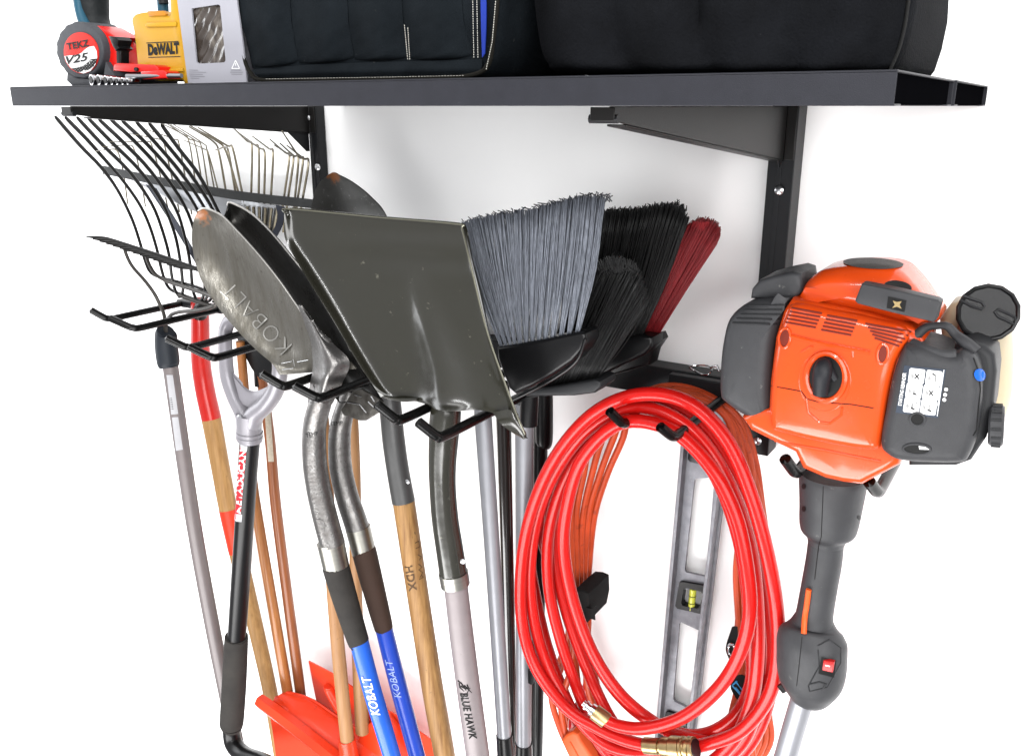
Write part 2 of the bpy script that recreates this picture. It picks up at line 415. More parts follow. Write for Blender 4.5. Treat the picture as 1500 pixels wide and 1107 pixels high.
def decal(mb, poly, tree, off=.0005, nsub=4, mi=0):
    """four-cornered sticker lying on a surface"""
    (a, b, c, d) = poly; n = nsub; vs = []; fs = []; ok = True
    for i in range(n+1):
        for j in range(n+1):
            s_, t_ = i/n, j/n
            u = (a[0]*(1-s_)+b[0]*s_)*(1-t_)+(d[0]*(1-s_)+c[0]*s_)*t_; v = (a[1]*(1-s_)+b[1]*s_)*(1-t_)+(d[1]*(1-s_)+c[1]*s_)*t_
            w = drop(tree, u, v, off)
            if w is None: w = vs[-1] if vs else P(u, v, 1)
            vs.append(w)
    for i in range(n):
        for j in range(n): fs.append((i*(n+1)+j, (i+1)*(n+1)+j, (i+1)*(n+1)+j+1, i*(n+1)+j+1))
    mb.add(vs, fs, None, mi); return mb
def decal_fan(mb, pts, tree, off=.0005, mi=0):
    c = (sum(p[0] for p in pts)/len(pts), sum(p[1] for p in pts)/len(pts)); vs = []
    for k in (1, .5):
        for p in pts:
            w = drop(tree, c[0]+(p[0]-c[0])*k, c[1]+(p[1]-c[1])*k, off)
            vs.append(w if w is not None else (vs[-1] if vs else P(p[0], p[1], 1)))
    w = drop(tree, c[0], c[1], off); vs.append(w if w is not None else vs[-1]); n = len(pts)
    fs = [(i, (i+1) % n, n+(i+1) % n, n+i) for i in range(n)] + [(n+i, n+(i+1) % n, 2*n) for i in range(n)]
    mb.add(vs, fs, None, mi); return mb
def ell(cx, cy, rx, ry, rot=0, n=24):
    c, s_ = math.cos(R(rot)), math.sin(R(rot))
    return [(cx+rx*math.cos(t)*c-ry*math.sin(t)*s_, cy+rx*math.cos(t)*s_+ry*math.sin(t)*c) for t in [2*math.pi*i/n for i in range(n)]]
def part_tube(name, pts, m, parent, **k):
    kk = {a: k.pop(a) for a in ('label', 'angle') if a in k}
    return MB().tube(pts, **k).make(name, m, parent, **kk)
# ================================================================ setting
w = MB().add([(-7, WALL, -2.6), (4, WALL, -2.6), (4, WALL, 2.5), (-7, WALL, 2.5)], [(0,1,2,3)]).make('wall', M_WALL)
w['kind'] = 'structure'
# ================================================================ shelf and its brackets
sh = thing('storage_shelf', (-.67, .7, 0), 'long charcoal steel shelf carrying the bags, seen at eye height', 'shelf')
XL, XR, ZT = -1.227, -.119, .0245
def tray(y0, y1, nm, xr, lab=None):
    t = .0015
    mb = MB()
    mb.box(XL, xr, y0, y1, ZT-t, ZT)                       # deck
    mb.box(XL, xr, y0, y0+t, 0.0, ZT-t)                    # front face
    mb.box(XL, xr, y1-t, y1, 0.0, ZT-t)
    mb.box(XL, xr, y0+t, y0+.03, 0.0, t); mb.box(XL, xr, y1-.03, y1-t, 0.0, t)     # returned lips
    mb.box(XL, XL+t, y0+t, y1-t, t, ZT-t)
    o = mb.make(nm, M_SHELF, sh, bevel=.0012)
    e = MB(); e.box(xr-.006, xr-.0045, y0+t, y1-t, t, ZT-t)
    e.make('end_cap', M_SHELFIN, o)  # near-black sheet paints the shade inside the open tray end
    return o
SHF = tray(.700, 1.018, 'shelf_tray', XR)
SHR = tray(1.022, 1.342, 'shelf_tray', XR+.002)
def bracket(x, tipy, label, dz=-.073, wpost=.037, yp=1.298, gus=.3):
    X0 = x; t = thing('shelf_bracket', (x, 1.3, -.5), label, 'bracket', 'brackets holding up the shelf')
    a = MB(); x = X0+.034
    # tapered arm: web in the YZ plane with folded lower lip
    y0, y1 = tipy, yp-.003
    def web(x0, x1, pts):
        n = len(pts); vs = [(x0, p[0], p[1]) for p in pts]+[(x1, p[0], p[1]) for p in pts]
        return vs, [tuple(range(n))[::-1], tuple(range(n, 2*n))]+[(i, (i+1) % n, n+(i+1) % n, n+i) for i in range(n)]
    pts = [(y0, -.0002), (y0, -.012), (y0+.03, -.016), (y1, dz), (y1, -.0002)]
    a.add(*web(x-.0015, x+.0015, pts))
    low = [(y0+.03, -.016), (y0+.03, -.018), (y1, dz-.002), (y1, dz)]
    a.add(*web(x-.018, x+.0013, low))
    a.box(x-.018, x+.006, y0-.004, y0-.001, -.013, -.001)
    a.box(x+.0016, X0+.0495, yp-.0035, yp-.0015, dz, -.0004)
    a.make('bracket_arm', mat('arm_black', (.016,.015,.0145), .4, bump=.15, bscale=800), t, bevel=.0008)
    tube = MB().tube3([(x-.02, y0, -.011, .004), (x+.008, y0, -.011, .004)], 10); tube.make('arm_lip', M_POWDER, t)
    p = MB(); x = X0
    xb = x+.05; xa = xb-wpost
    x_ = x; p.box(xa, xb, yp, yp+.0025, -.52, .02)               # face
    p.box(xa, xa+.002, yp+.0027, 1.343, -.52, .02)
    p.box(xb-.002, xb, yp+.0027, 1.343, -.52, .02)
    p.add(*web(x+.0305, x+.0322, [(yp-.06*gus, dz+.003), (yp-.012, dz-.035*gus), (yp-.003, dz-.035*gus), (yp-.003, dz+.003)]))
    pp = p.make('upright_post', M_POWDER, t, bevel=.001)
    rb = MB().box(xa+wpost*.35, xa+wpost*.55, yp-.0014, yp-.0002, -.51, .0); rb.make('rib', M_POWDER, pp, bevel=.0006)
    for z in (-.022, -.115, -.497):
        MB().ringdisc((xa+.006 if z > -.1 else xa+.02, yp-(.0037 if z > dz else .0015), z), (0,-1,0), [(0,.0065), (.002,.0065), (.0038,.0042), (.0045,.0005)] if z < -.1 else [(0,.005), (.002,.005), (.0035,.003), (.004,.0005)]).make('bolt', M_ZINC, t)
    return t
bracket(-.393, .738, 'black steel shelf bracket on the right, behind the orange engine')
bracket(-1.322, .822, 'black steel shelf bracket on the left, above the rake tines', -.050, .021, 1.318, 1)
# rail that carries the hooks
rl = thing('hook_rail', (-1.1, 1.33, -.45), 'long black hook rail fixed along the wall behind the brooms', 'rail')
mb = MB(); mb.box(-1.55, -.335, 1.300, 1.303, HZ-.024, HZ+.024); mb.box(-1.55, -.335, 1.303, 1.342, HZ+.020, HZ+.024); mb.box(-1.55, -.335, 1.303, 1.342, HZ-.024, HZ-.020)
mb.make('rail_channel', M_POWDER, rl, bevel=.001)
mb = MB(); mb.box(-.49, -.335, 1.292, 1.2985, HZ-.010, HZ+.008); mb.make('joint_plate', M_DKSOCK, rl, bevel=.001)
c = P(1026, 541, 1.285)
MB().tube3([(c.x+.018*math.cos(a), c.y+.006*math.sin(a*2), c.z+.007*math.sin(a), .0014) for a in [2*math.pi*i/24 for i in range(24)]], 8, closed=True).make('split_ring', M_CHROME, rl)
mb = MB(); mb.tube3([(c.x+.016, c.y, c.z+.006, .002), (c.x+.026, c.y, c.z+.010, .002), (c.x+.03, c.y, c.z+.002, .002)], 8); mb.make('pin', M_CHROME, rl)
# ---------------------------------------------------------------- hooks
HR = .0072
def hook(prs, label, z=HZ, ph=.022):
    x = sum(PZ(b[0], b[1], z).x for t_, b in prs)/2
    t = thing('wall_hook', (x, 1.29, z), label, 'hook', 'black double prong wall hooks')
    xs = []
    for tip, bend in prs:
        b = PZ(bend[0], bend[1], z); xs.append(b.x)
        tp = P(tip[0], tip[1], b.y-.022)
        back = Vector((b.x, 1.288, z))
        q = [(*tp, HR), (*tp.lerp(b, .72), HR), (*(b + (tp-b)*.12 + Vector((0,.002,0))), HR), (*(b+Vector((0,.012,0))), HR), (*b.lerp(back, .3), HR), (*back, HR)]
        m = MB().tube3([(*tp.lerp(b, -.0), HR*.5)]+cr(q, 5), 14)
        m.make('prong', M_RUB, t)
    MB().box(min(xs)-.015, max(xs)+.015, 1.280, 1.298, z-ph, z+ph).make('back_plate', M_POWDER, t, bevel=.002)
    return t
hook([((133,454),(158,468)), ((161,466),(197,482))], 'leftmost black hook, under the thin wire rakes', ph=.008)
hook([((244,495),(275,510)), ((277,508),(313,525))], 'black hook in front of the red fork shaft and the silver D-grip')
hook([((383,547),(416,567)), ((431,565),(467,584))], 'black hook under the stamped pointed shovel blade')
hook([((552,592),(583,617)), ((613,618),(643,642))], 'black hook under the olive square shovel blade')
hook([((893,602),(913,622)), ((967,625),(987,641))], 'black hook poking out through the red hose coil')
hook([((1150,672),(1166,694)), ((1273,705),(1286,722))], 'black hook holding the orange string trimmer')
# ================================================================ things on the shelf
ZS = .0247
# -- tape measure
tm = thing('tape_measure', P(117, 116, .74), 'red tape measure with knobbly grey rubber rim, at the left end of the shelf', 'tape measure')
body = MB(); body.slab([(133,30),(141,31),(157,40),(167,47),(160,52),(166,60),(171,72),(181,94),(165,98),(160,96),(120,104),(118,40)], .752, .035, .002, sm=0)
body.make('case', M_TAPER, tm)
ft = MB(); ft.slab([(97,98),(110,104),(128,108),(150,104),(153,84),(162,98),(166,104),(166,113),(150,119.5),(104,119.5),(96,112)], .744, .040, .002); ft.make('foot', M_TAPEG, tm)
rim = MB()
o = []
for i in range(96):
    a = 2*math.pi*i/96; k = 1 + (.022 if (i//3) % 2 else 0)*(1 if 1.2 < a < 5.2 else 0)
    x, y = 34*k*math.cos(a), 41.5*k*math.sin(a); o.append((115.5+x+.06*y, 67+y))
rim.slab(o, .741, .042, .0025, bulge=.0003, rings=2)
RIM = rim.make('rubber_rim', M_TAPEG, tm)
lab = MB(); lab.slab([(q[0]+.05*(q[1]-71), q[1]) for q in ell(117.5, 71, 25.5, 30.5, n=40)], .7393, .002, .0005, bulge=.0002, rings=2)
LAB = lab.make('face_label', mat('label_red', (.62,.02,.012), .55), tm)
tr = bvh([LAB])
lw = MB(); decal_fan(lw, [(93.5,76),(100,75),(112,74),(119,71),(124,66),(130,62),(137,61),(141,68),(142,78),(139,88),(132,97),(122,101),(113,99),(103,93),(97,85)], tr, .0004)
lw.make('white_print', M_WHITE, LAB)
lb = MB(); decal_fan(lb, [(142,79),(139,89),(132,97.5),(122,101.5),(113,99.5),(104,94),(112,93),(120,91),(127,86),(133,80)], tr, .0006); lb.make('dark_print', M_INK_SHADE, LAB)
lk = MB()
for i in range(9):
    for j in range(9):
        u, v = 106+i*4.2+(j % 2)*2.1, 82+j*2.3
        e = ((u-117.5-.05*(v-71))/24)**2+((v-71)/29)**2
        if e < 1 and (u-98)/45+(v-82)/18 > .75: decal_fan(lk, ell(u, v, .8, .6, 0, 6), tr, .0009)
lk.make('dot_pattern', mat('print_mid_grey', (.3,.3,.3), .5), LAB)
text_on('TEKZ', (98.5,67), (131,61), 10, [LAB], M_INK_SHADE, LAB, .0008, bold=.03)
text_on('V25', (98,88), (131,82), 12, [LAB], M_INK_SHADE, LAB, .0010, slant=.3, bold=.02)
text_on("25' X 1\"", (112,93), (136,86), 5, [LAB], M_WHITE, LAB, .0012)
blk = MB(); blk.slab([(157,46),(168,47),(172,52),(170,60),(174,64),(168,68),(163,60),(160,52)], .742, .02, .0015); blk.make('lock_button', M_BLKPL, tm)
cl = MB(); cl.slab([(169,66),(176,66),(176,93),(170,93)], .748, .012, .001); cl.make('blade_slot', M_BLKPL, tm)
# -- power tool behind the tape
dg = thing('cordless_tool', P(170, 116, .80), 'black and teal cordless tool standing behind the tape measure', 'power tool')
part_tube('grip', [(129,-110,.82,27),(131,-50,.82,26),(133,0,.82,24),(139,28,.82,21),(150,50,.82,22),(158,80,.82,24)], M_DGREY, dg, seg=20)
part_tube('overmould', [(110,-110,.80,7),(112,-40,.80,7),(115,0,.80,7),(122,24,.80,8),(130,34,.80,8)], M_TEAL, dg)
bt = MB(); bt.slab([(163,38),(178,39),(182,43),(194,44),(200,60),(204,95),(204,117),(130,117),(140,60)], .795, .06, .004); bt.make('battery', M_BLKPL, dg)
for q in ([(180,58),(188,62),(194,70)], [(184,74),(190,76),(194,90)]):
    MB().tube([(*p, .79, .8) for p in q], seg=6).make('latch_wire', M_CHROME, dg)
# -- sockets
ss = thing('socket_set', P(170, 117, .725), 'row of chrome sockets clipped in a red rail in front of the tape measure', 'sockets')
rr_ = MB(); rr_.slab([(166,95),(170,92.5),(196,93.5),(224,95),(230,98),(232,105),(190,106),(165,104)], .733, .02, .002)
rr_.slab([(205,104),(238,103),(243,106),(243,115),(208,116.5)], .729, .02, .002)
RAIL = rr_.make('red_rail', M_TAPER, ss)
MB().slab(ell(198.5, 101.5, 2.6, 3), .7305, .002, 0).make('rail_hole', M_INK_SHADE, RAIL)  # black disc painted as the shaded inside of the hole
for k, (u, v, r) in enumerate([(132.5,111,7.8),(143,111.5,7.6),(153.5,112,6.8),(162,112,6.2),(170,112.3,5.6),(178,112.6,5.2),(185.5,112.8,4.6)]):
    c = P(u, v, .722); m_ = mpp(c); ax = Vector((.22,.97,0))
    c.z = ZS + r*m_*1.0 + .0002
    q = MB().ringdisc(c, ax, [(.0,r*m_*.80),(.0,r*m_*.97),(.001,r*m_),(.012,r*m_*.98),(.014,r*m_*.8)], 22)
    sk = q.make('socket', M_CHROME, ss)
    MB().ringdisc(c-ax.normalized()*.0006, ax, [(0,r*m_*.74),(.0004,r*m_*.74)], 18).make('socket_bore', M_INK_SHADE, sk)  # bore shade painted as a flat black disc
part_tube('extension_bar', [(186,112,.728,3.6),(207,112,.730,3.6),(240,111,.732,3.4),(266,111,.734,3.2)], M_SILVER2, ss)
# -- yellow case
yc = thing('yellow_case', P(235, 116, .76), 'yellow plastic power tool accessory case between the sockets and the grey box', 'case')
cs = MB(); cs.slab([(191,24),(192,18),(197,13.5),(206,11),(236,9),(241,14),(246,17),(248,13),(246.5,-30),(257,-30),(261.5,10),(265,40),(269,75),(272.5,100),(275.5,117),(268.5,117),(266.5,110),(232,112),(210,108),(203,92),(199.5,86),(197,60),(194.5,40)], .752, .05, .003)
CASE = cs.make('case_shell', M_YEL, yc)
d = MB(); d.slab([(212,26),(255,24),(257,27),(256,32),(214,33),(211,31)], .7495, .004, .0015); d.make('moulded_rib', M_YEL, CASE); d = MB();  d.slab([(228,95),(266,93),(267,98),(230,99)], .7495, .004, .001)
d.slab([(199,86.5),(209,86),(213,88),(213,93),(201,93)], .748, .006, .0015)
d.make('moulded_rib', M_YEL, CASE)
d = MB(); d.slab([(214,9),(238,8.5),(242,13),(240,16),(217,17)], .7498, .004, .001); d.make('latch', M_YEL2, CASE)
LOG = text_on('DeWALT', (217,75), (263,72), 17.5, [CASE], M_INK_SHADE, CASE, .0006, bold=.06, space=1.0)
t_ = bvh([CASE]); d = MB(); decal(d, [(214,55.6),(261,53),(261,54.3),(214,56.9)], t_, .0005); decal(d, [(217,76.8),(264,75.2),(264,76.5),(217,78)], t_, .0005); d.make('logo_bar', M_INK_SHADE, CASE)
hg = thing('hand_tool', P(238, 5, .80), 'dark grey-blue tool handle sticking up behind the yellow case', 'tool')
part_tube('grip', [(238,-70,.815,8),(237,-20,.815,8),(239,14,.815,8),(241,60,.815,7)], M_TEAL, hg); 
part_tube('grip_sleeve', [(239,-70,.81,7.5),(238,-12,.81,7.5),(240,6,.81,7.2)], M_DGREY, hg)
# -- card box with window
cb = thing('card_box', P(312, 116, .74), 'silver-grey card box with a clear window showing plastic film', 'box')
tl = lambda x, z: (x+.70)*.10
b_ = MB(); cutplate(b_, [(255,-60),(259.5,0),(266,50),(275,117.5),(361,117.5),(355,60),(347,0),(341,-60)], [[(280,8),(319,2),(322,4),(330,84),(328,87),(291,89),(287,86)]], .742, .002, 0)
BX = b_.make('box_front', M_CARD, cb)
s_ = MB(); s_.slab([(255,-60),(259.5,0),(266,50),(275,117.5),(361,117.5),(355,60),(347,0),(341,-60)], .7600, .05, 0); s_.make('box_body', M_CARD, cb)
f_ = MB(); f_.patch([[(278,0,.7475),(300,0,.746),(324,-2,.748)],[(282,30,.747),(305,28,.745),(328,26,.748)],[(284,60,.747),(308,58,.749),(331,56,.746)],[(286,94,.748),(310,92,.746),(334,90,.747)]], 10, 10, .0006, fn=lambda s1, t1: .0016*math.sin(23*s1+9*t1)*math.sin(15*t1+4*s1))
f_.make('window_film', M_BAGGIE, cb)
t_ = bvh([BX]); d = MB()
for i, (a, b, v) in enumerate([(277,290,98),(277,302,101),(277,297,104),(278,300,107),(279,292,110)]):
    decal(d, [(a,v),(b,v+.4),(b,v+1.1),(a,v+.7)], t_, .0004)
M_PG = mat('print_grey', (.18,.18,.2), .6)
d.make('small_print', M_PG, BX); d = MB()
for a, b, v in [(338,354,98),(337,356,101),(339,355,104)]: decal(d, [(a,v),(b,v),(b,v+.8),(a,v+.8)], t_, .0004)
d.make('small_print', M_PG, BX)
d = MB(); 
for a, b in (((345,84),(339.5,96)), ((345,84),(351,96)), ((339.5,96),(351,96))):
    L_ = math.hypot(b[0]-a[0], b[1]-a[1]); nx, ny = (b[1]-a[1])/L_*.55, -(b[0]-a[0])/L_*.55
    decal(d, [(a[0]+nx,a[1]+ny),(b[0]+nx,b[1]+ny),(b[0]-nx,b[1]-ny),(a[0]-nx,a[1]-ny)], t_, .0004)
decal(d, [(344.6,88),(345.6,88),(345.6,92),(344.6,92)], t_, .0004); d.make('warning_triangle', M_WHITE, BX)
# -- tool bag with pockets
tb = thing('tool_bag', P(540, 108, .76), 'black canvas tool bag with pockets, white stitching and a blue stripe', 'bag')
body = MB(); body.slab([(330,-220),(346,0),(353,50),(362,92),(372,106),(392,111),(470,109.5),(560,107.5),(660,105.5),(700,102),(715,92),(724,70),(730,40),(734,0),(742,-220)], .748, .20, .012, sm=0)
BAG = body.make('bag_body', M_BAG, tb, angle=60)
def pocket(x0t, x0b, x1t, x1b, vb0, vb1, y=.745, b=.006):
    m = MB(); m.patch([[(x0t-8,-220,y+.003),((x0t+x1t)/2-8,-220,y-b),(x1t-8,-220,y+.002)],
        [(x0t,-10,y+.002),((x0t+x1t)/2,-10,y-b*1.1),(x1t,-12,y+.002)],
        [(x0b*.5+x0t*.5,(vb0)/2,y+.001),((x0t+x1t+x0b+x1b)/4,vb0/2,y-b*1.3),(x1b*.5+x1t*.5,vb1/2,y+.003)],
        [(x0b,vb0-8,y+.001),((x0b+x1b)/2,vb0-9,y-b*1.1),(x1b,vb1-10,y+.002)],
        [(x0b,vb0,y+.006),((x0b+x1b)/2,(vb0+vb1)/2,y+.004),(x1b,vb1,y+.006)]], 8, 7, .002, fn=lambda s1, t1: .0007*math.sin(9*t1+14*s1)*math.sin(19*s1+4*t1))
    return m.make('pocket', M_BAG, tb, angle=80)
pocket(347,372,424,436,92,86); pocket(425,437,508,518,86,81); pocket(509,519,588,600,81,79); pocket(590,602,676,692,80,77)
band = MB(); band.patch([[(368,93,.7455),(450,86,.743),(560,81,.743),(640,79,.743),(706,76,.745)],[(372,99,.741),(450,96,.738),(560,93,.738),(640,91,.738),(705,90,.742)],[(378,105,.744),(450,105,.742),(560,103,.742),(640,101,.742),(700,99,.744)]], 8, 5, .002, fn=lambda s1, t1: .0006*math.sin(50*t1)*math.sin(3*s1)); band.make('bottom_band', M_BAG, tb, angle=80)
part_tube('piping', [(343,-60,.744,2.5),(348,20,.744,2.5),(355,70,.744,2.5),(366,98,.742,3),(385,108.5,.741,2.8),(470,107.5,.741,2.6),(570,105.5,.741,2.6),(660,103,.741,2.8),(700,97,.741,3.4),(716,82,.741,4),(722,50,.741,3.4),(728,0,.741,3.2),(736,-100,.741,3)], mat('piping_olive', (.016,.015,.012), .8, bump=.4, spec=.2), tb, seg=8)
st = MB()
def stitch(mb, a, b, y, n, r=.55):
    for i in range(n):
        k0, k1 = (i+.15)/n, (i+.75)/n
        mb.tube([(a[0]+(b[0]-a[0])*k0, a[1]+(b[1]-a[1])*k0, y, r), (a[0]+(b[0]-a[0])*k1, a[1]+(b[1]-a[1])*k1, y, r)], n=1, seg=5)
stitch(st, (592,26), (597,78), .7400, 15); stitch(st, (597,30), (600,78), .7400, 15)
stitch(st, (692,-30), (694,75), .7400, 30); stitch(st, (698,-30), (700,75), .7400, 30)
stitch(st, (726,-10), (721,50), .7360, 16, .6); stitch(st, (721,50), (712,92), .7360, 12, .6)
stitch(st, (388,107), (560,103.5), .7380, 40, .3); stitch(st, (560,103.5), (680,100.5), .7380, 28, .3)
st.make('stitching', M_THREAD, tb)
bs = MB(); bs.patch([[(703,-200,.742),(710,-200,.7415)],[(704,0,.742),(712,0,.7415)],[(706,74,.743),(710,68,.7425)]], 2, 6, .001); bs.make('blue_stripe', M_BAGBLUE, tb)
# -- big black bag
bb = thing('duffel_bag', P(1080, 104, .78), 'large plain black canvas bag at the right end of the shelf', 'bag')
body = MB()
rows = []
for v, k in ((-220,-18),(-60,-8),(0,-3),(40,2),(75,9),(95,18),(104,34)):
    r_ = []
    for i in range(15):
        t1 = i/14; u = (786+k)*(1-t1) + (1331-k*1.2)*t1
        ed = 4*t1*(1-t1)
        r_.append((u, v, .775 - .030*ed**.5 + (.012 if v > 100 else 0) - .003*math.sin(i*1.7)))
    rows.append(r_)
body.patch(rows, 3, 4, .004, fn=lambda s1, t1: .012*abs(math.sin(t1*13.5+.5*math.sin(s1*4)))**.3*-1+.008+.002*math.sin(31*t1+5*s1))
body.slab([(776,-220),(786,0),(794,60),(806,98),(816,105),(1304,104),(1316,88),(1328,50),(1338,0),(1348,-220)], .786, .20, .02)
body.make('bag_body', M_BAG2, bb, angle=60)
for pts in ([(790,-100),(796,0),(806,60),(818,100)], [(1338,-100),(1331,0),(1320,60),(1304,100)], [(1294,-100),(1292,0),(1286,50),(1274,98)], [(1186,-100),(1185,0),(1183,60),(1180,97)], [(926,-100),(927,0),(929,60),(932,97)]):
    part_tube('seam_piping', [(p[0], p[1], .778 if p[0] < 1000 else .772, 2.6) for p in pts], M_BAGTRIM, bb, seg=8)

def settle(t):
    """stand a thing on the shelf deck"""
    zs = [ORG[t.name].z + v.co.z for o in bpy.data.objects if o.type == 'MESH' and (o.parent == t or (o.parent and o.parent.parent == t)) for v in o.data.vertices]
    t.location.z += ZT + .0002 - min(zs)
for t in (tm, dg, ss, yc, hg, cb, tb, bb):
    if t is not hg: settle(t)
hg.location.z += -.0
# ================================================================ poles and long tools
def tool(name, u, v, y, label, cat, group=None): return thing(name, P(u, v, y), label, cat, group)
# -- D-grip with black tube (bent handle)
T = tool('bent_shovel', 340, 1090, 1.14, 'black tube handle with silver D-grip, red lettered sticker, foam sleeve and bent lower end', 'shovel')
g = MB(); Y = 1.135
g.tube([(365,640,Y,19),(363,622,Y,17),(356,604,Y,13),(343,580,Y,11),(333,550,Y,10.5),(330,510,Y,10),(331,482,Y,10),(340,468,Y,10),(356,470,Y-.004,10),(380,488,Y-.01,10),(402,510,Y-.01,10),(410,540,Y-.005,11),(404,570,Y,12.5),(390,592,Y,13),(374,606,Y,14),(366,622,Y,17)], n=6, seg=18)
g.tube([(365,606,Y,19),(365,628,Y,18.2),(366,640,Y,18),(366,645,Y,18)], seg=20)
GR = g.make('d_grip', M_DGRIP, T, angle=70)
wb = MB(); wb.patch([[(338,545,Y+.004),(368,572,Y+.006),(402,562,Y+.004)],[(343,556,Y),(368,580,Y),(396,574,Y)],[(352,590,Y-.004),(370,598,Y-.004),(386,592,Y-.004)]], 6, 5, .006); wb.make('grip_web', M_DGRIP, T)
for v in (634, 640): MB().tube([(365.5,v-2,Y,19.2),(365.5,v+2,Y,19.2)], seg=22).make('collar_ring', M_DGRIP, GR)
MB().ringdisc(P(352,612,Y-.022), (0,-1,0), [(0,.007),(.002,.007),(.003,.005)], 16).make('rivet', M_ZINC, GR)
TB = part_tube('tube', [(366,645,Y,14.8),(362,700,Y,14.2),(357,780,Y,13.8),(351,870,Y+.005,13.6),(345,960,Y+.01,13)], M_BLKPL, T, seg=22)
FO = part_tube('foam_sleeve', [(346.5,934,Y+.01,15.5),(346,938,Y+.01,17),(343,1000,Y+.012,17.6),(339.5,1055,Y+.014,17.2),(339.3,1060,Y+.014,15.5)], M_FOAM, T, seg=22)
part_tube('bent_end', [(340,1050,Y+.015,12.5),(339,1072,Y+.015,12.5),(343,1090,Y+.01,12.5),(358,1105,Y,12.5),(382,1114,Y-.02,12.5),(412,1128,Y-.04,12),(460,1160,Y-.06,12)], M_BLKPL, T, seg=20)
t_ = bvh([TB]); d = MB(); decal(d, [(352.5,648),(362,649),(352,761),(344,760)], t_, .0006, 8); d.make('red_sticker', mat('sticker_red', (.55,.02,.03), .4), TB)
d = MB(); decal(d, [(352,646.5),(363,647.5),(362,659),(353,658)], t_, .0009, 4); d.make('sticker_mark', mat('sticker_silver', (.5,.5,.52), .4), TB); d = MB(); decal(d, [(345,752),(355,753),(354,764),(343.5,763)], t_, .0009, 4); d.make('sticker_mark', mat('sticker_silver', (.5,.5,.52), .4), TB)
text_on('NEVADUCAN', (353,752), (361.5,659), 9.5, [TB], M_WHITE, TB, .0013, bold=.03)
# -- bow rake
T = tool('bow_rake', 320, 1090, 1.2, 'thin wire bow rake with a comb of short black teeth and a long taupe pole', 'rake', 'rakes hanging on the left')
part_tube('pole', [(249.5,536,1.192,11.2),(281,750,1.195,10.8),(309,906,1.2,10.6),(334,1030,1.2,10.4),(352,1112,1.2,10.4),(362,1165,1.2,10.4)], M_TAUPE2, T, seg=18)
POL = bpy.data.objects['pole']
part_tube('end_cap', [(244,486,1.192,13),(243,490,1.192,15.5),(244,510,1.192,16.2),(246.5,530,1.192,16),(248,537,1.192,14)], mat('cap_slate', (.022,.028,.038), .5), T, seg=18)
t_ = bvh([POL]); d = MB(); decal(d, [(244,549),(253,549),(261,606),(251,607)], t_, .0006, 5); decal(d, [(252,611),(261,610.5),(268,658),(258,660)], t_, .0006, 5); d.make('white_sticker', mat('sticker_paper', (.42,.42,.44), .6), POL)
d = MB()
for i in range(7): decal(d, [(249.2+i*.25,583+i*2.6),(252+i*.35,582.6+i*2.6),(252.2+i*.35,583.6+i*2.6),(246.4+i*.25,584+i*2.6)], t_, .001, 1)
d.make('barcode', M_INK_SHADE, POL)
nk = MB(); nk.tube([(243,490,1.192,3.2),(242,474,1.192,3),(240,460,1.19,2.8),(235,448,1.185,2.7),(226,430,1.18,2.6),(212,411,1.18,2.6),(196,393,1.18,2.5),(188,380,1.18,2.5),(182,364,1.18,2.5),(180,356,1.178,2.4)], seg=9)
nk.tube([(243,488,1.192,3),(243,474,1.19,3),(250,462,1.175,2.9),(262,457,1.165,2.8),(285,455,1.155,3),(306,451,1.15,3.2),(317,445,1.15,3.2),(316,437,1.155,3.2),(300,430,1.165,3),(270,420,1.175,2.8),(245,412,1.18,2.7),(228,402,1.18,2.6),(219,388,1.18,2.5),(214,374,1.18,2.5)], seg=9)
nk.make('wire_bow', M_TINE2, T)
hb = MB(); hb.tube([(168,353,1.187,3),(230,373,1.172,3),(298,397,1.157,3)], seg=8); HB = hb.make('head_bar', M_TINE, T)
for i in range(14):
    k = i/13; u0, v0 = 166+130*k, 356+42*k; y0 = 1.185-.03*k
    u0, v0 = 168+128*k, 352+44*k
    MB().tube([(u0+6,v0+3,y0,2.9),(u0-12,v0-2.5,y0-.012,2.6),(u0-27,v0-4,y0-.024,2.4),(u0-42,v0-5,y0-.035,.8)], seg=7).make('tooth', M_TINE, T)
# -- ten tine fork with red and wood handle
T = tool('tine_fork', 300, 1050, 1.28, 'ten-tine black bedding fork with red and wooden shaft', 'fork')
part_tube('red_shaft', [(292,440,1.285,12),(293,470,1.29,13),(294,527,1.29,13.6),(300,570,1.29,14),(309.5,613,1.29,14.2)], M_REDP, T, seg=18)
part_tube('wooden_shaft', [(309.3,612,1.29,14),(322,680,1.29,13.2),(334,745,1.29,13),(348,808,1.29,12.5),(376,925,1.285,11),(396,1015,1.28,10.4),(412,1110,1.275,10),(420,1160,1.27,10)], M_WOOD, T, seg=18)
part_tube('red_band', [(334,745,1.29,13.3),(341,777,1.29,13.1),(348,808,1.29,12.8)], M_REDP2, T, seg=18)
hub = MB(); hub.tube([(292,462,1.28,11),(294,450,1.275,9),(300,443,1.27,6)], seg=12); hub.make('socket', M_TINE, T)
cx_ = MB(); cx_.tube([(262,432,1.262,3),(285,440,1.262,3.4),(310,448,1.262,3)], seg=8); cx_.make('cross_wire', M_TINE2, T)
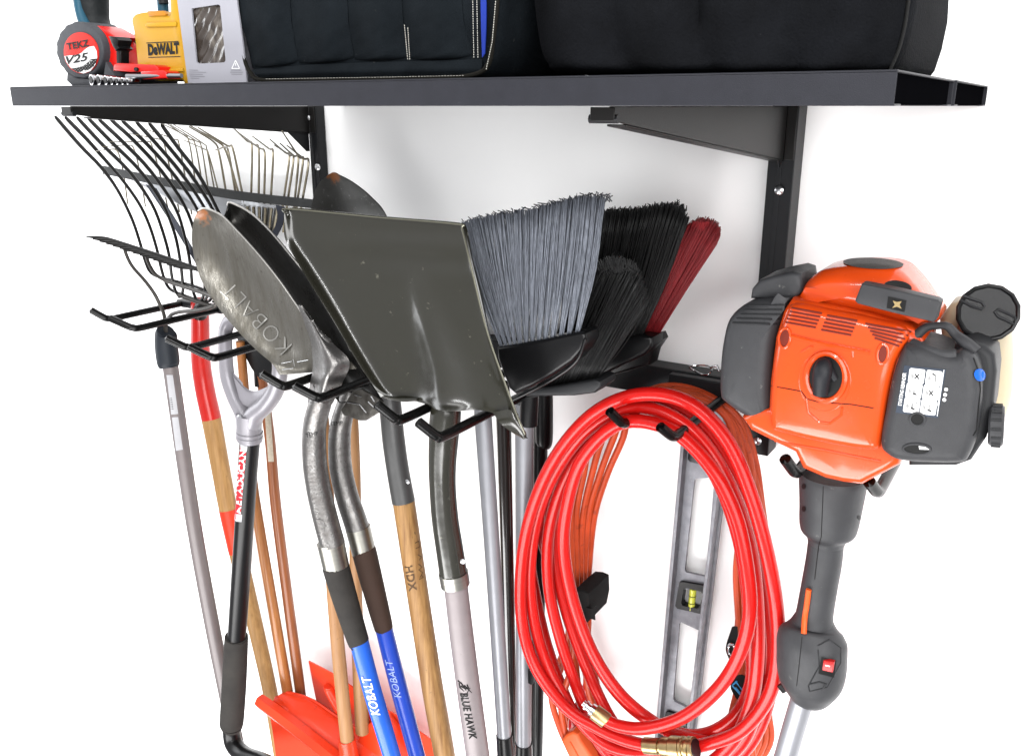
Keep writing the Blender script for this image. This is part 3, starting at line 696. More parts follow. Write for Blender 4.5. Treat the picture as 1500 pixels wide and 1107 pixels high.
TN = [[(80,170),(118,214),(148,245),(172,278),(193,320),(205,355),(212,380),(220,398),(234,406),(262,413),(290,421),(309,430)],
[(95,171),(128,205),(152,232),(178,262),(203,297),(218,328),(229,362),(236,392),(242,412),(250,424),(268,432),(294,441)],
[(112,171),(150,212),(190,252),(222,298),(238,338),(248,375),(251,400),(256,423),(263,434),(273,434),(280,437)],
[(128,172),(165,210),(205,250),(238,298),(256,343),(264,382),(267,408),(268,426),(264,434),(262,435)],
[(144,174),(182,210),(220,250),(256,303),(271,348),(279,390),(281,412),(284,430),(290,443)],
[(161,174),(198,208),(236,250),(270,301),(287,347),(296,390),(300,415),(299,430),(293,443)],
[(178,176),(214,210),(250,250),(285,300),(303,345),(311,390),(310,420),(300,440)],
[(199,178),(230,212),(264,252),(298,302),(316,345),(320,390),(318,425),(306,441)],
[(218,180),(246,214),(278,254),(310,304),(326,345),(330,395),(326,425),(312,442)],
[(236,182),(262,218),(291,256),(318,306),(336,348),(340,395),(334,425),(316,443)]]
for i, q in enumerate(TN):
    n = len(q); pts = []
    for k, (u, v) in enumerate(q):
        f = k/(n-1); y = 1.215+.05*min(1, f*1.3)
        r = [.5, 3.1, 2.9][k] if k < 3 and k else (.5 if k == 0 else 2.5-.3*f)
        if k == 1: pts.append((q[0][0]*.86+q[1][0]*.14, q[0][1]*.86+q[1][1]*.14, y, 3.0))
        pts.append((u, v, y, r))
    MB().tube(pts, n=4, seg=7).make('tine', M_TINE, T)
# -- leaf rake behind
T = tool('leaf_rake', 400, 1010, 1.26, 'leaf rake with fine bent wire tines above a black crossbar, on a red-brown pole', 'rake', 'rakes hanging on the left')
YB = 1.298
mb = MB()
mb.patch([[(150,243,YB),(240,261,YB),(340,279,YB),(462,293,YB)],[(150,255,YB),(240,273,YB),(340,292,YB),(462,306,YB)]], 6, 2, .004)
mb.make('crossbar', M_BAR, T)
LW = [((330,275),(321,225),(313,208),(277,186)),((344,277),(335,224),(330,216),(316,220)),((354,279),(341,218),(332,213),(290,187)),((348,278),(331,222),(316,206),(278,184)),
((368,283),(369,214),(362,207),(337,183)),((379,284),(379,219),(371,211),(350,195)),((387,285),(388,226),(380,217),(356,202)),((397,287),(400,224),(394,218),(370,200)),
((416,289),(424,230),(418,224),(395,204)),((422,290),(430,233),(424,227),(402,213)),((432,291),(437,233),(430,228),(410,210)),((436,292),(444,234),(438,230),(413,192)),((443,293),(452,238),(444,232),(420,213)),
((313,272),(303,220),(297,210),(247,178)),((304,270),(295,215),(286,206),(250,183)),((296,268),(286,212),(276,203),(240,178)),((286,266),(277,208),(266,196),(228,177)),((318,273),(305,224),(300,219),(268,205)),
((272,264),(262,210),(255,204),(215,190)),((252,261),(240,210),(232,204),(190,196)),((235,258),(222,212),(212,208),(160,208)),((205,253),(196,218),(186,213),(150,215)),((180,249),(172,222),(160,219),(140,222))]
for q in LW:
    r = 1.7 if q[0][0] > 320 else 1.15
    m = MB(); m.tube([(q[0][0]-(q[1][0]-q[0][0])*.9, q[0][1]+50, YB+.012, r),(*q[0], YB+.008, r),(*q[1], YB+.004, r),(*q[2], YB-.02, r*.9),(*q[3], YB-.10, r*.6)], n=5, seg=6); m.make('wire_tine', M_WIRE, T)
pl = MB(); pl.patch([[(180,258,YB+.004),(300,285,YB+.004),(412,302,YB+.004)],[(215,275,YB+.004),(310,305,YB+.004),(408,330,YB+.004)],[(262,300,YB+.006),(330,325,YB+.004),(404,352,YB+.002)]], 6, 4, .0015, fn=lambda s1, t1: .004*math.sin(t1*60)); pl.make('spreader_plate', M_SILVER2, T)
for i in range(9):
    k = i/8; MB().tube([(335+k*72, 300+k*6, YB-.004, 2.2),(350+k*50, 345+k*5, YB-.002, 2),(372+k*22, 420, YB, 1.8)], seg=6).make('spring_wire', M_WIRE, T)
st = MB(); st.patch([[(213,270,1.27),(228,276,1.27)],[(238,308,1.268),(248,308,1.268)],[(262,345,1.266),(268,340,1.266)],[(286,385,1.264),(289,378,1.264)]], 2, 6, .002)
M_STR = mat('strap_blue_steel', (.03,.033,.045), .3, metal=.7); st.make('brace_strap', M_STR, T); st = MB()
st.patch([[(404,300,1.27),(416,303,1.27)],[(406,322,1.266),(414,328,1.266)],[(395,348,1.262),(402,352,1.262)]], 2, 6, .002); st.make('brace_strap', M_STR, T)
so = MB(); so.tube([(372,430,1.28,15),(376,470,1.28,12),(380,520,1.275,10),(382,565,1.27,9)], seg=14); so.make('socket', M_BLKPL, T)
WP = part_tube('wooden_pole', [(382,545,1.27,7.5),(395,640,1.27,7.6),(404,740,1.27,7.8),(422,880,1.27,7.6),(440,1013,1.268,7.6),(452,1110,1.265,7.6)], M_WOOD5, T, seg=16)
t_ = bvh([WP]); d = MB(); decal(d, [(387.5,600),(396,600),(401,676),(393,676)], t_, .0006, 5); d.make('paper_sticker', mat('sticker_tan', (.55,.48,.38), .7, var=.3, vscale=200), WP)
# -- garden hoe-like pole (amber)
T = tool('hoe', 415, 1040, 1.24, 'amber wooden pole with black head, just right of the black foam sleeve', 'hoe')
part_tube('wooden_pole', [(352,500,1.235,6.5),(358,570,1.235,6.8),(368,690,1.238,7.4),(380,773,1.24,7.6),(400,890,1.24,7.8),(421,1012,1.24,7.8),(438,1110,1.24,7.8)], M_WOOD3, T, seg=16)
hd = MB(); hd.slab([(345,490),(372,478),(402,500),(398,548),(380,556),(368,540),(352,510)], 1.24, .01, .002); hd.make('head', M_BLKPL, T)
# -- pointed shovels
def blade(name, rows, th, m, parent, fn=None, nu=7, nv=7):
    b = MB(); b.patch(rows, nu, nv, th, fn); return b.make(name, m, parent, angle=50)
rust = (.19,.068,.022)
T1 = tool('pointed_shovel', 540, 1100, 1.03, 'worn pointed shovel with stamped blade facing the room, rusty tip and bright blue shaft', 'shovel', 'pointed shovels with blue shafts')
tipp = P(293, 312, .985)
m1 = mat('shovel_steel_worn', (.25,.24,.215), .34, metal=.8, c2=(.12,.11,.09), vscale=60, stretch=(1,1,.18), bump=.5, bscale=200, rvar=.12, rust=(tuple(tipp), .022, rust))
Y1 = .985
B1 = blade('blade', [[(290,309,Y1),(296,306,Y1),(301,306,Y1)],
 [(283,326,Y1),(304,318,Y1+.008),(326,317,Y1)],
 [(281,352,Y1-.002),(318,346,Y1+.014),(350,341,Y1)],
 [(285,380,Y1-.004),(332,376,Y1+.020),(372,365,Y1)],
 [(294,408,Y1-.006),(352,410,Y1+.024),(393,390,Y1)],
 [(308,434,Y1-.004),(374,444,Y1+.026),(413,416,Y1)],
 [(328,461,Y1),(396,478,Y1+.026),(433,445,Y1+.002)],
 [(352,489,Y1+.004),(416,508,Y1+.024),(452,472,Y1+.004)],
 [(377,514,Y1+.008),(432,528,Y1+.020),(472,490,Y1+.006)],
 [(399,533,Y1+.012),(442,540,Y1+.020),(494,512,Y1+.010)],
 [(409,549,Y1+.020),(450,546,Y1+.026),(522,540,Y1+.020)]], .0022, m1, T1)
ed = MB(); ed.tube([(290,309,Y1-.001,1.0),(301,305.5,Y1-.001,1.4),(326,316.5,Y1-.001,1.5),(350,340.5,Y1-.001,1.5),(372,364.5,Y1-.001,1.5),(393,389.5,Y1-.001,1.5),(413,415.5,Y1-.001,1.5),(433,444.5,Y1+.001,1.4),(452,471.5,Y1+.003,1.3),(472,489.5,Y1+.005,1.2),(494,511.5,Y1+.009,1.0)], seg=7)
ed.make('worn_edge', mat('bright_steel', (.72,.70,.66), .3, metal=.9), B1)
fr = MB(); fr.patch([[(436,447,Y1-.001),(440,448,Y1-.003),(446,457,Y1-.001)],
 [(447,476,Y1+.004),(457,474,Y1-.006),(468,486,Y1+.004)],
 [(456,506,Y1+.010),(470,504,Y1-.012),(490,505,Y1+.004)],
 [(458,540,Y1+.014),(480,538,Y1-.016),(512,530,Y1+.010)],
 [(454,562,Y1+.020),(474,562,Y1-.014),(502,560,Y1+.018)],
 [(450,590,Y1+.026),(468,590,Y1-.008),(488,590,Y1+.028)]], 8, 7, .003)
fr.make('socket_frog', M_SOCKET, T1, angle=80)
SK1 = part_tube('socket', [(474,566,1.003,15),(469,590,1.006,16.5),(461.5,620,1.01,17),(460,650,1.01,17.4),(462,685,1.012,17.8),(468,722,1.014,18),(477,760,1.016,18.3),(487,797,1.018,18.6)], M_SOCKET, T1, seg=22)
part_tube('ferrule', [(484,793,1.018,20),(492,829,1.02,19.4)], M_FERR, T1, seg=26)
part_tube('foam_grip', [(491.5,828,1.02,18),(492.5,832,1.02,19.6),(508,885,1.024,18),(524,936,1.028,15.8),(526,941,1.028,14)], M_FOAM, T1, seg=22)
BT1 = part_tube('shaft', [(525,936,1.028,14),(545,1010,1.03,13.6),(572,1100,1.034,13),(592,1170,1.036,13)], M_BLUET, T1, seg=22)
text_on('KOBALT', (429,504), (339,411), 24, [B1], mat('stamped_steel', (.42,.41,.38), .3, metal=.8), B1, .0007, bold=-.018, space=1.12)
sk = MB(); tr = bvh([B1])
for q in ([(413,532),(428,529)], [(436,530),(452,527)], [(430,526),(432,536)], [(414,541),(430,539)]):
    a, b = q; pts = [drop(tr, a[0]+(b[0]-a[0])*k/3, a[1]+(b[1]-a[1])*k/3, .0008) for k in range(4)]
    if all(p is not None for p in pts): sk.tube3([(*p, .0005) for p in pts], 6)
sk.make('stamped_arrow', M_ZINC, B1)
text_on('TEMP', (461,640.5), (449,637.5), 5, [SK1], M_INK_SHADE, SK1, .0007) if False else text_on('TEMP', (449,641), (466,637), 6, [SK1], M_INK_SHADE, SK1, .0007)
text_on('KOBALT', (557,1046), (541,987), 12, [BT1], M_WHITE, BT1, .0016, slant=.35, bold=.02, space=1.05)
MB().tube3([(*(drop(bvh([SK1]), 467+9*math.cos(a), 771+11*math.sin(a), .0004) or P(468,771,1.0)), .0006) for a in [2*math.pi*i/16 for i in range(16)]], 6, closed=True).make('stamped_ring', M_SOCKET, SK1)
T2 = tool('pointed_shovel', 600, 1100, 1.1, 'dark-bladed pointed shovel seen edge-on behind the stamped one, deep blue shaft and brown foam grip', 'shovel', 'pointed shovels with blue shafts')
Y2 = 1.06
m2 = mat('shovel_dark', (.035,.033,.030), .3, metal=.6, c2=(.015,.014,.012), vscale=16, bump=.2, bscale=120, rvar=.1)
B2 = blade('blade', [[(330,312,Y2),(334,300,Y2-.002),(338,298,Y2)],
 [(318,340,Y2+.01),(345,318,Y2+.034),(368,313,Y2-.002)],
 [(322,380,Y2+.012),(368,350,Y2+.044),(398,341,Y2-.004)],
 [(345,420,Y2+.014),(396,390,Y2+.050),(432,382,Y2-.006)],
 [(380,460,Y2+.014),(425,430,Y2+.050),(462,420,Y2-.006)],
 [(420,500,Y2+.012),(455,475,Y2+.046),(490,468,Y2-.004)],
 [(455,540,Y2+.008),(485,520,Y2+.040),(514,515,Y2)],
 [(480,570,Y2+.004),(512,555,Y2+.03),(538,555,Y2)],
 [(497,590,Y2-.004),(525,590,Y2-.002),(561,588,Y2)]], .0024, m2, T2)
ed = MB(); ed.tube([(333,301,Y2-.002,1.3),(338,297,Y2-.001,1.4),(368,312.5,Y2-.003,1.5),(398,340.5,Y2-.005,1.6),(432,381.5,Y2-.007,1.5),(462,419.5,Y2-.007,1.4),(490,467.5,Y2-.005,1),(514,514.5,Y2-.001,.8)], seg=7); ed.make('worn_edge', MATS['bright_steel'], B2)
fp = MB(); fp.slab([(499,600),(517,572),(530,570),(548,580),(561,590),(558,602),(546,610),(536,616),(527,616),(503,608)], 1.035, .003, .001); FP = fp.make('foot_step', mat('step_steel', (.12,.115,.105), .3, metal=.7, c2=(.04,.035,.03), vscale=60, bump=.5, bscale=150), T2)
fr = MB(); tr = bvh([FP])
for a, b in (((520,578),(530,581)), ((509,589),(527,592)), ((527,592),(537,604)), ((540,588),(548,596)), ((544,580),(549,588))):
    pts = [drop(tr, a[0]+(b[0]-a[0])*k/3, a[1]+(b[1]-a[1])*k/3, .0008) for k in range(4)]
    if all(p is not None for p in pts): fr.tube3([(*p, .0009) for p in pts], 6)
fr.make('stamped_arrow', M_ZINC, FP)
SK2 = part_tube('socket', [(516,570,1.075,13),(506,597,1.072,14.5),(498,632,1.07,16),(498.5,680,1.07,16.6),(507,722,1.072,16.8),(520,762,1.074,17.4),(526,780,1.076,17.4)], M_SOCKET, T2, seg=22)
text_on('TEMP', (484,623), (502,622), 5.5, [SK2], M_INK_SHADE, SK2, .0007)
part_tube('ferrule', [(524,772,1.076,18.4),(533,808,1.078,17.6)], M_FERR, T2, seg=26)
part_tube('foam_grip', [(532.5,806,1.078,16.5),(534,810,1.078,17.8),(548,865,1.08,16.2),(561,915,1.082,14),(562,920,1.082,12.6)], M_FOAM2, T2, seg=22)
BT2 = part_tube('shaft', [(561,915,1.082,12.8),(585,1010,1.084,12.6),(611,1107,1.088,12),(628,1170,1.09,12)], M_BLUET2, T2, seg=22)
text_on('KOBALT', (588,1020), (573,963), 9, [BT2], mat('print_pale_blue', (.35,.45,.75), .5), BT2, .0016, slant=.35, space=1.05)
# -- wooden shovel with dark grey blade behind
T3 = tool('wooden_shovel', 651, 1100, 1.1, 'round point grey shovel with rusty tip and hickory shaft, behind the olive square shovel', 'shovel')
Y3 = 1.20
m3 = mat('shovel_grey', (.13,.13,.125), .38, metal=.5, c2=(.07,.068,.062), vscale=18, bump=.2, bscale=150, rust=(tuple(P(488,255,Y3)), .02, rust))
B3 = blade('blade', [[(481,256,Y3),(488,253,Y3),(495,256,Y3)],
 [(466,270,Y3),(492,266,Y3+.006),(517,268,Y3)],
 [(458,292,Y3),(500,290,Y3+.012),(542,288,Y3)],
 [(455,330,Y3),(510,328,Y3+.018),(566,318,Y3)],
 [(462,400,Y3-.01),(530,400,Y3+.01),(590,390,Y3-.01)],
 [(490,480,Y3-.03),(550,480,Y3-.015),(608,470,Y3-.03)],
 [(530,540,Y3-.05),(568,540,Y3-.04),(612,535,Y3-.05)]], .0022, m3, T3)
part_tube('socket', [(560,520,1.135,14),(570,580,1.125,16),(576,640,1.12,16.6),(583,690,1.12,16.6),(591,734,1.12,17.2)], M_DKSOCK, T3, seg=20)
MB().ringdisc(P(597,705,1.103), (0,-1,0), [(0,.0042),(.001,.0042),(.0018,.003)], 14).make('rivet', M_ZINC, T3)
WD = part_tube('wooden_shaft', [(591,732,1.12,16.4),(612,870,1.122,16),(634,1010,1.124,15.8),(650,1100,1.126,15.6),(660,1170,1.126,15.6)], M_WOOD2, T3, seg=20)
text_on('HDX', (593,829), (600,866), 11, [WD], mat('burnt_brown', (.10,.055,.025), .7), WD, .0012, bold=.02)
sc = MB(); tr = bvh([WD])
for q in ([(608,795),(613,792),(615,800),(609,803)], [(612,812),(617,815),(614,820)], [(613,826),(618,830),(613,834),(619,838),(615,845)], [(614,848),(620,845),(617,842)], [(607,779),(608,782)]):
    pts = [drop(tr, a[0], a[1], .0004) for a in q]
    if all(p is not None for p in pts): sc.tube3([(*p, .0008) for p in pts], 5)
sc.make('burnt_scribble', MATS['burnt_brown'], WD)
# -- square shovel
T4 = tool('square_shovel', 700, 1100, 1.02, 'large glossy olive square-mouth shovel facing the room, taupe shaft below', 'shovel')
Y4 = .995
def sqf(s1, t1):
    # raised rib that widens towards the socket, and the shallow dish
    q = max(0, min(1, (s1-.40)/.6)); c = .57 - .07*q; wd = .025+.10*q; amp = .030*q**.8
    return -amp*math.exp(-((t1-c)/wd)**2) + .010*math.sin(math.pi*t1)*(1-.2*s1) - .003*math.sin(3*s1+5*t1) + .0016*math.sin(34*s1+5*t1)*math.exp(-((s1-.30)/.12)**2-((t1-.62)/.2)**2)
rows = [[(417,309,Y4-.014),(430,305,Y4-.006),(545,317,Y4),(660,327,Y4-.004),(676,332,Y4-.006)],
 [(417,320,Y4-.014),(440,322,Y4-.004),(548,332,Y4),(665,342,Y4-.004),(680,346,Y4-.008)],
 [(420,352,Y4-.014),(450,357,Y4-.004),(556,366,Y4),(672,380,Y4-.004),(689,386,Y4-.010)],
 [(446,398,Y4-.014),(475,403,Y4-.002),(578,412,Y4),(686,424,Y4-.002),(700,428,Y4-.010)],
 [(488,466,Y4-.012),(515,472,Y4-.002),(606,476,Y4),(700,486,Y4),(715,490,Y4-.010)],
 [(522,524,Y4-.010),(548,532,Y4),(634,536,Y4),(720,550,Y4),(736,552,Y4-.008)],
 [(548,565,Y4-.006),(572,573,Y4+.002),(650,578,Y4),(732,592,Y4),(752,594,Y4-.006)],
 [(558,581,Y4),(592,588,Y4+.004),(660,596,Y4-.004),(720,606,Y4+.002),(768,636,Y4)]]
B4 = MB(); B4.patch(rows, 12, 7, .0024, sqf); B4 = B4.make('blade', M_OLIVE, T4, angle=60)
ft = MB(); ft.tube([(557,579,Y4+.002,2.4),(585,585,Y4+.006,3),(612,585,Y4+.004,2.6)], seg=9); ft.make('foot_rest', M_OLIVE, T4); ft = MB(); ft.patch([[(722,604,Y4),(745,600,Y4-.004),(758,606,Y4-.002)],[(733,620,Y4-.006),(752,617,Y4-.008),(765,622,Y4-.002)],[(750,633,Y4),(762,634,Y4-.004),(771,635,Y4)],[(764,642,Y4+.004),(768,643,Y4),(771,640,Y4+.004)]], 6, 6, .003)
ft.make('foot_rest', M_OLIVE, T4, angle=60)
rim_ = MB(); rim_.tube([(417,312,Y4-.0155,1.3),(424,306,Y4-.010,1.4),(545,317.5,Y4-.0005,1.3),(668,328,Y4-.006,1.6),(677,336,Y4-.008,1.6),(689,386,Y4-.0115,1.6),(715,490,Y4-.0115,1.6),(752,594,Y4-.008,1.6),(769,636,Y4-.002,1.5)], seg=8); rim_.make('rolled_edge', mat('olive_edge', (.20,.195,.15), .2, metal=.6), B4)
SK4 = part_tube('socket', [(655,565,Y4+.022,12),(655,580,Y4+.014,18),(654,595,Y4+.008,21.5),(652,615,Y4+.008,23),(650,642,Y4+.008,22),(648,680,Y4+.009,20.4),(648.5,715,Y4+.01,19.6),(652,760,Y4+.012,19.8),(658,800,Y4+.014,20.2),(664,840,Y4+.016,20.6)], M_OLIVE, T4, seg=24)
MB().ringdisc(P(678,822,Y4-.004), (.3,-1,0), [(0,.0042),(.001,.0042),(.0018,.003)], 14).make('rivet', M_ZINC, T4)
part_tube('ferrule', [(664,838,Y4+.016,22),(667,856,Y4+.017,21.6)], M_FERR, T4, seg=26)
BT4 = part_tube('shaft', [(667,852,Y4+.017,17.6),(680,960,Y4+.02,17.8),(700,1107,Y4+.024,17.4),(709,1170,Y4+.026,17.2)], M_TAUPE, T4, seg=24)
text_on('BLUE HAWK', (674,1014), (688,1083), 11, [BT4], M_INK_SHADE, BT4, .0014, slant=.25, bold=.03)
hk = MB(); tr = bvh([BT4])
for q in ([(671,996),(676,1000),(680,1006),(683,1011)], [(675,1004),(682,1008),(689,1007)], [(680,1003),(685,1008),(691,1014)], [(673,1000),(674,1006),(680,1012)], [(684,1002),(687,1009),(684,1015)]):
    pts = [drop(tr, a[0], a[1], .0005) for a in q]
    if all(p is not None for p in pts): hk.tube3([(*p, .0012 if i < len(pts)-1 else .0004) for i, p in enumerate(pts)], 6)
hk.make('hawk_emblem', M_INK_SHADE, BT4)
# -- red scoops with wooden handles
TA = tool('red_scoop', 500, 1110, 1.2, 'red plastic scoop with a thick front lip and a wooden handle sunk in it', 'scoop', 'red plastic scoops at the bottom')
Ya = 1.19
s_ = MB(); s_.tube([(381,1026,Ya-.012,8),(384,1028,Ya-.012,10.5),(430,1062,Ya-.014,11.5),(478,1100,Ya-.016,12),(500,1118,Ya-.016,12)], n=3, seg=6); s_.make('front_lip', M_DPAN, TA, angle=40)
s_ = MB(); s_.patch([[(400,1026,Ya),(440,1056,Ya),(480,1088,Ya),(520,1118,Ya),(566,1150,Ya)],[(404,1020,Ya+.02),(446,1044,Ya+.016),(488,1076,Ya+.016),(528,1104,Ya+.016),(574,1134,Ya+.02)],[(420,1012,Ya+.045),(456,1024,Ya+.05),(498,1052,Ya+.05),(545,1082,Ya+.05),(592,1116,Ya+.05)],[(424,1020,Ya+.06),(460,1034,Ya+.06),(500,1062,Ya+.06),(548,1096,Ya+.06),(594,1130,Ya+.06)]], 5, 5, .003); s_.make('top_ridge', M_DPAN, TA, angle=60)
s_ = MB(); s_.patch([[(394,1038,Ya),(438,1072,Ya),(482,1106,Ya),(530,1142,Ya)],[(402,1090,Ya+.004),(444,1116,Ya+.004),(488,1144,Ya+.004),(536,1174,Ya+.004)],[(412,1170,Ya+.012),(452,1190,Ya+.012),(494,1210,Ya+.012),(544,1230,Ya+.012)]], 5, 5, .003); s_.make('front_panel', M_DPAN, TA, angle=60)
part_tube('handle_socket', [(508,1082,Ya-.015,12.5),(510,1097,Ya-.015,13.5),(516,1130,Ya-.01,15)], M_DPAN, TA)
part_tube('wooden_handle', [(466,560,1.185,8.5),(475,640,1.185,9),(487,850,1.18,9.8),(500,1000,1.176,10),(509.5,1091,1.174,10)], M_WOOD4, TA, seg=18)
TBk = tool('red_scoop', 600, 1110, 1.27, 'red plastic scoop standing behind, its pointed corner rising beside the blue shafts', 'scoop', 'red plastic scoops at the bottom')
Yb = 1.25
s_ = MB(); s_.patch([[(452,968,Yb+.02),(486,986,Yb-.01),(516,1006,Yb-.015),(548,1030,Yb-.005),(578,1046,Yb),(618,1074,Yb+.004),(638,1088,Yb+.02)],[(458,1000,Yb+.03),(490,1012,Yb+.005),(520,1032,Yb),(550,1060,Yb+.01),(580,1076,Yb+.01),(618,1098,Yb+.02),(639,1110,Yb+.03)],[(466,1040,Yb+.04),(495,1048,Yb+.02),(525,1068,Yb+.02),(552,1100,Yb+.02),(585,1120,Yb+.02),(620,1150,Yb+.03),(642,1160,Yb+.04)]], 6, 6, .003); s_.make('scoop_panel', M_DPAN, TBk, angle=70)
s_ = MB(); s_.tube([(482,1004,Yb,8),(484,1012,Yb,8),(500,1040,Yb,9)], seg=14); s_.make('moulded_boss', M_DPAN, TBk)
s_ = MB(); s_.slab([(515,1098),(535,1062),(556,1050),(575,1075),(590,1120),(560,1160)], Yb-.03, .03, .004); s_.make('handle_block', M_DPAN, TBk)
part_tube('wooden_handle', [(514,560,1.21,8.2),(520,700,1.212,8.5),(521,850,1.213,9),(526,980,1.214,9.8),(531,1071,1.215,10.2)], M_WOOD4, TBk, seg=18)
# ================================================================ brooms
def bristles(base, tips, y0, y1, n, r, wob, parent, m, name='bristles', depth=.03, tuft=0, fan=None):
    """a brush of separate filaments; base and tips are px polylines"""
    def at(pl, t):
        k = t*(len(pl)-1); i = min(int(k), len(pl)-2); f = k-i
        return pl[i][0]*(1-f)+pl[i+1][0]*f, pl[i][1]*(1-f)+pl[i+1][1]*f
    mb = MB()
    for i in range(n):
        t = (i+random.random())/n; q = random.random()
        tb_ = t
        if tuft: tb_ = (math.floor(t*tuft)+.5)/tuft + (t*tuft-math.floor(t*tuft)-.5)/tuft*.55
        b = at(base, tb_); e = at(tips, min(1, max(0, t+random.gauss(0, wob*.004))))
        e = (e[0]+random.gauss(0, wob*.8), e[1]+random.gauss(0, wob)-q*0)
        ya = y0+depth*.35*(q-.5); yb = y1+depth*(q-.5)
        p0 = P(b[0], b[1], ya); p1 = P(e[0], e[1], yb-.0)
        mid = p0.lerp(p1, .5) + Vector((random.gauss(0,.0012), random.gauss(0,.0015), 0)); 
        if fan: mid += Vector((fan*(t-.5), 0, 0))
        rr = r*(.8+.4*random.random())
        qs = cr([(*p0, rr*1.1), (*mid, rr), (*p1, rr*.9)], 3)
        mb.tube3(qs, 4, cap=True)
    return mb.make(name, m, parent, angle=180)
T = tool('grey_broom', 740, 1107, 1.08, 'angled broom with long grey bristles in a black head, right of the olive shovel', 'broom', 'brooms hanging in the middle')
part_tube('handle', [(706,560,1.08,12.5),(708,617,1.08,12.8),(722,820,1.08,11.6),(739,1083,1.08,10.6)], M_SILVER, T, seg=18)
part_tube('end_cap', [(738.6,1076,1.08,12.2),(742,1120,1.08,13),(746,1170,1.08,13)], M_BLKPL, T, seg=18)
bristles([(731,507),(760,504),(800,496),(852,485)], [(672,330),(700,321),(740,314),(790,306),(818,297),(850,290),(884,291)], 1.06, 1.06, 1500, .00062, 2.2, T, M_BRG, depth=.05, tuft=13, fan=.008)
tp = MB()
for i in range(150):
    t = random.random(); pl = [(674,331),(700,322),(740,315),(790,307),(818,298),(850,291),(882,292)]; k = t*6; j = min(int(k), 5); f = k-j
    u = pl[j][0]*(1-f)+pl[j+1][0]*f; v = pl[j][1]*(1-f)+pl[j+1][1]*f; y = 1.06+.05*(random.random()-.1)
    p = P(u, v-1+random.gauss(0, 1.6), 1.06); p.y = y; p.z += random.gauss(0,.001)
    tp.tube3([(p.x, p.y, p.z-.006, .0009), (p.x+random.gauss(0,.003), p.y, p.z+.001, .0009), (p.x+random.gauss(0,.005), p.y, p.z+.003+random.gauss(0,.001), .0007)], 4)
tp.make('bristle_tips', M_TIP, T)
hd = MB(); hd.slab([(727,509),(760,504),(800,497),(852,486),(857,489),(858,500),(852,514),(838,530),(810,549),(780,566),(755,578),(745,570),(735,545),(728,525)], 1.045, .04, .006); hd.make('head', M_BLKPL, T)
hr = MB(); hr.tube([(858,496,1.044,2.5),(845,528,1.044,2.5),(815,552,1.044,2.5),(775,574,1.044,2.5),(745,588,1.044,2.5)], seg=8); hr.make('head_rim', M_BLKPL, T)
T = tool('black_block_brush', 767, 1107, 1.14, 'short black bristle brush on a grey block, between the grey and wide black brooms', 'brush')
bl = MB(); bl.slab([(762,571),(800,568),(872,556),(879,559),(880,567),(870,576),(840,580),(770,581)], 1.10, .05, .004); bl.make('block', M_GREYPL2, T)
bristles([(785,568),(820,562),(876,555)], [(842,440),(862,405),(875,392),(900,380),(925,392),(938,408),(944,440)], 1.12, 1.14, 1100, .0006, 5, T, M_BRK, depth=.05, fan=0)
tp = MB()
for i in range(500):
    a = random.random()*2*math.pi; q = random.random()**.5; p = P(904+32*q*math.cos(a), 392+18*q*math.sin(a), 1.12+.02*math.sin(a)); 
    tp.tube3([(p.x,p.y,p.z-.008,.0008),(p.x+random.gauss(0,.002),p.y-.002,p.z,.0008)], 4)
tp.make('bristle_tips', M_BRK, T)
part_tube('handle', [(768,590,1.14,14),(768,700,1.14,13.2),(767,900,1.14,11.8),(767,1094,1.14,11)], M_SILVER, T, seg=18)
part_tube('collar', [(776,578,1.13,13.5),(775,600,1.13,13.5),(774,622,1.13,13)], M_BLKPL, T, seg=18)
part_tube('end_cap', [(767,1088,1.14,12.6),(767,1115,1.14,13.4),(767,1170,1.14,13.4)], M_BLKPL, T, seg=18)
cl = MB(); cl.slab([(773,980),(783,978),(784,998),(778,1003),(773,1000)], 1.12, .02, .001); cl.make('clip', M_BLKPL, T)
T = tool('black_broom', 745, 1107, 1.2, 'wide black broom with fanned bristles beside the red broom', 'broom', 'brooms hanging in the middle')
part_tube('handle', [(735,560,1.18,11.5),(738,627,1.18,11),(744,860,1.18,9.5),(750,1110,1.18,8.5),(752,1170,1.18,8.5)], M_DKPOLE, T, seg=18)
bristles([(860,500),(890,505),(920,500),(940,494)], [(882,312),(900,309),(935,308),(960,304),(980,301),(998,308),(1006,322)], 1.20, 1.20, 1300, .00065, 2.6, T, M_BRK, depth=.05, fan=.006)
tp = MB()
for i in range(200):
    t = random.random(); pl = [(882,312),(900,309),(935,308),(960,304),(980,301),(998,309)]; k = t*5; j = min(int(k), 4); f = k-j
    p = P(pl[j][0]*(1-f)+pl[j+1][0]*f, pl[j][1]*(1-f)+pl[j+1][1]*f+random.gauss(-1,1.8), 1.2); p.y += .04*(random.random()-.3)
    tp.tube3([(p.x,p.y,p.z-.006,.0008),(p.x+random.gauss(0,.004),p.y,p.z+.002,.0007)], 4)
tp.make('bristle_tips', M_BRK, T)
hd = MB(); hd.slab([(850,500),(900,498),(938,491),(956,494),(955,508),(944,520),(915,534),(880,552),(840,560),(800,568),(790,560),(820,530)], 1.185, .04, .006); hd.make('head', M_BLKPL, T)
T = tool('red_broom', 790, 1107, 1.24, 'dark red broom, the rightmost one, with a black head', 'broom', 'brooms hanging in the middle')
part_tube('handle', [(793,570,1.24,10.5),(792,640,1.24,10.5),(789,860,1.24,9.8),(786,1110,1.24,9),(785,1170,1.24,9)], M_BLKPL, T, seg=18)
part_tube('grip_sleeve', [(797,560,1.235,13),(797,640,1.235,13),(796,652,1.235,10)], M_BLKPL, T, seg=18)
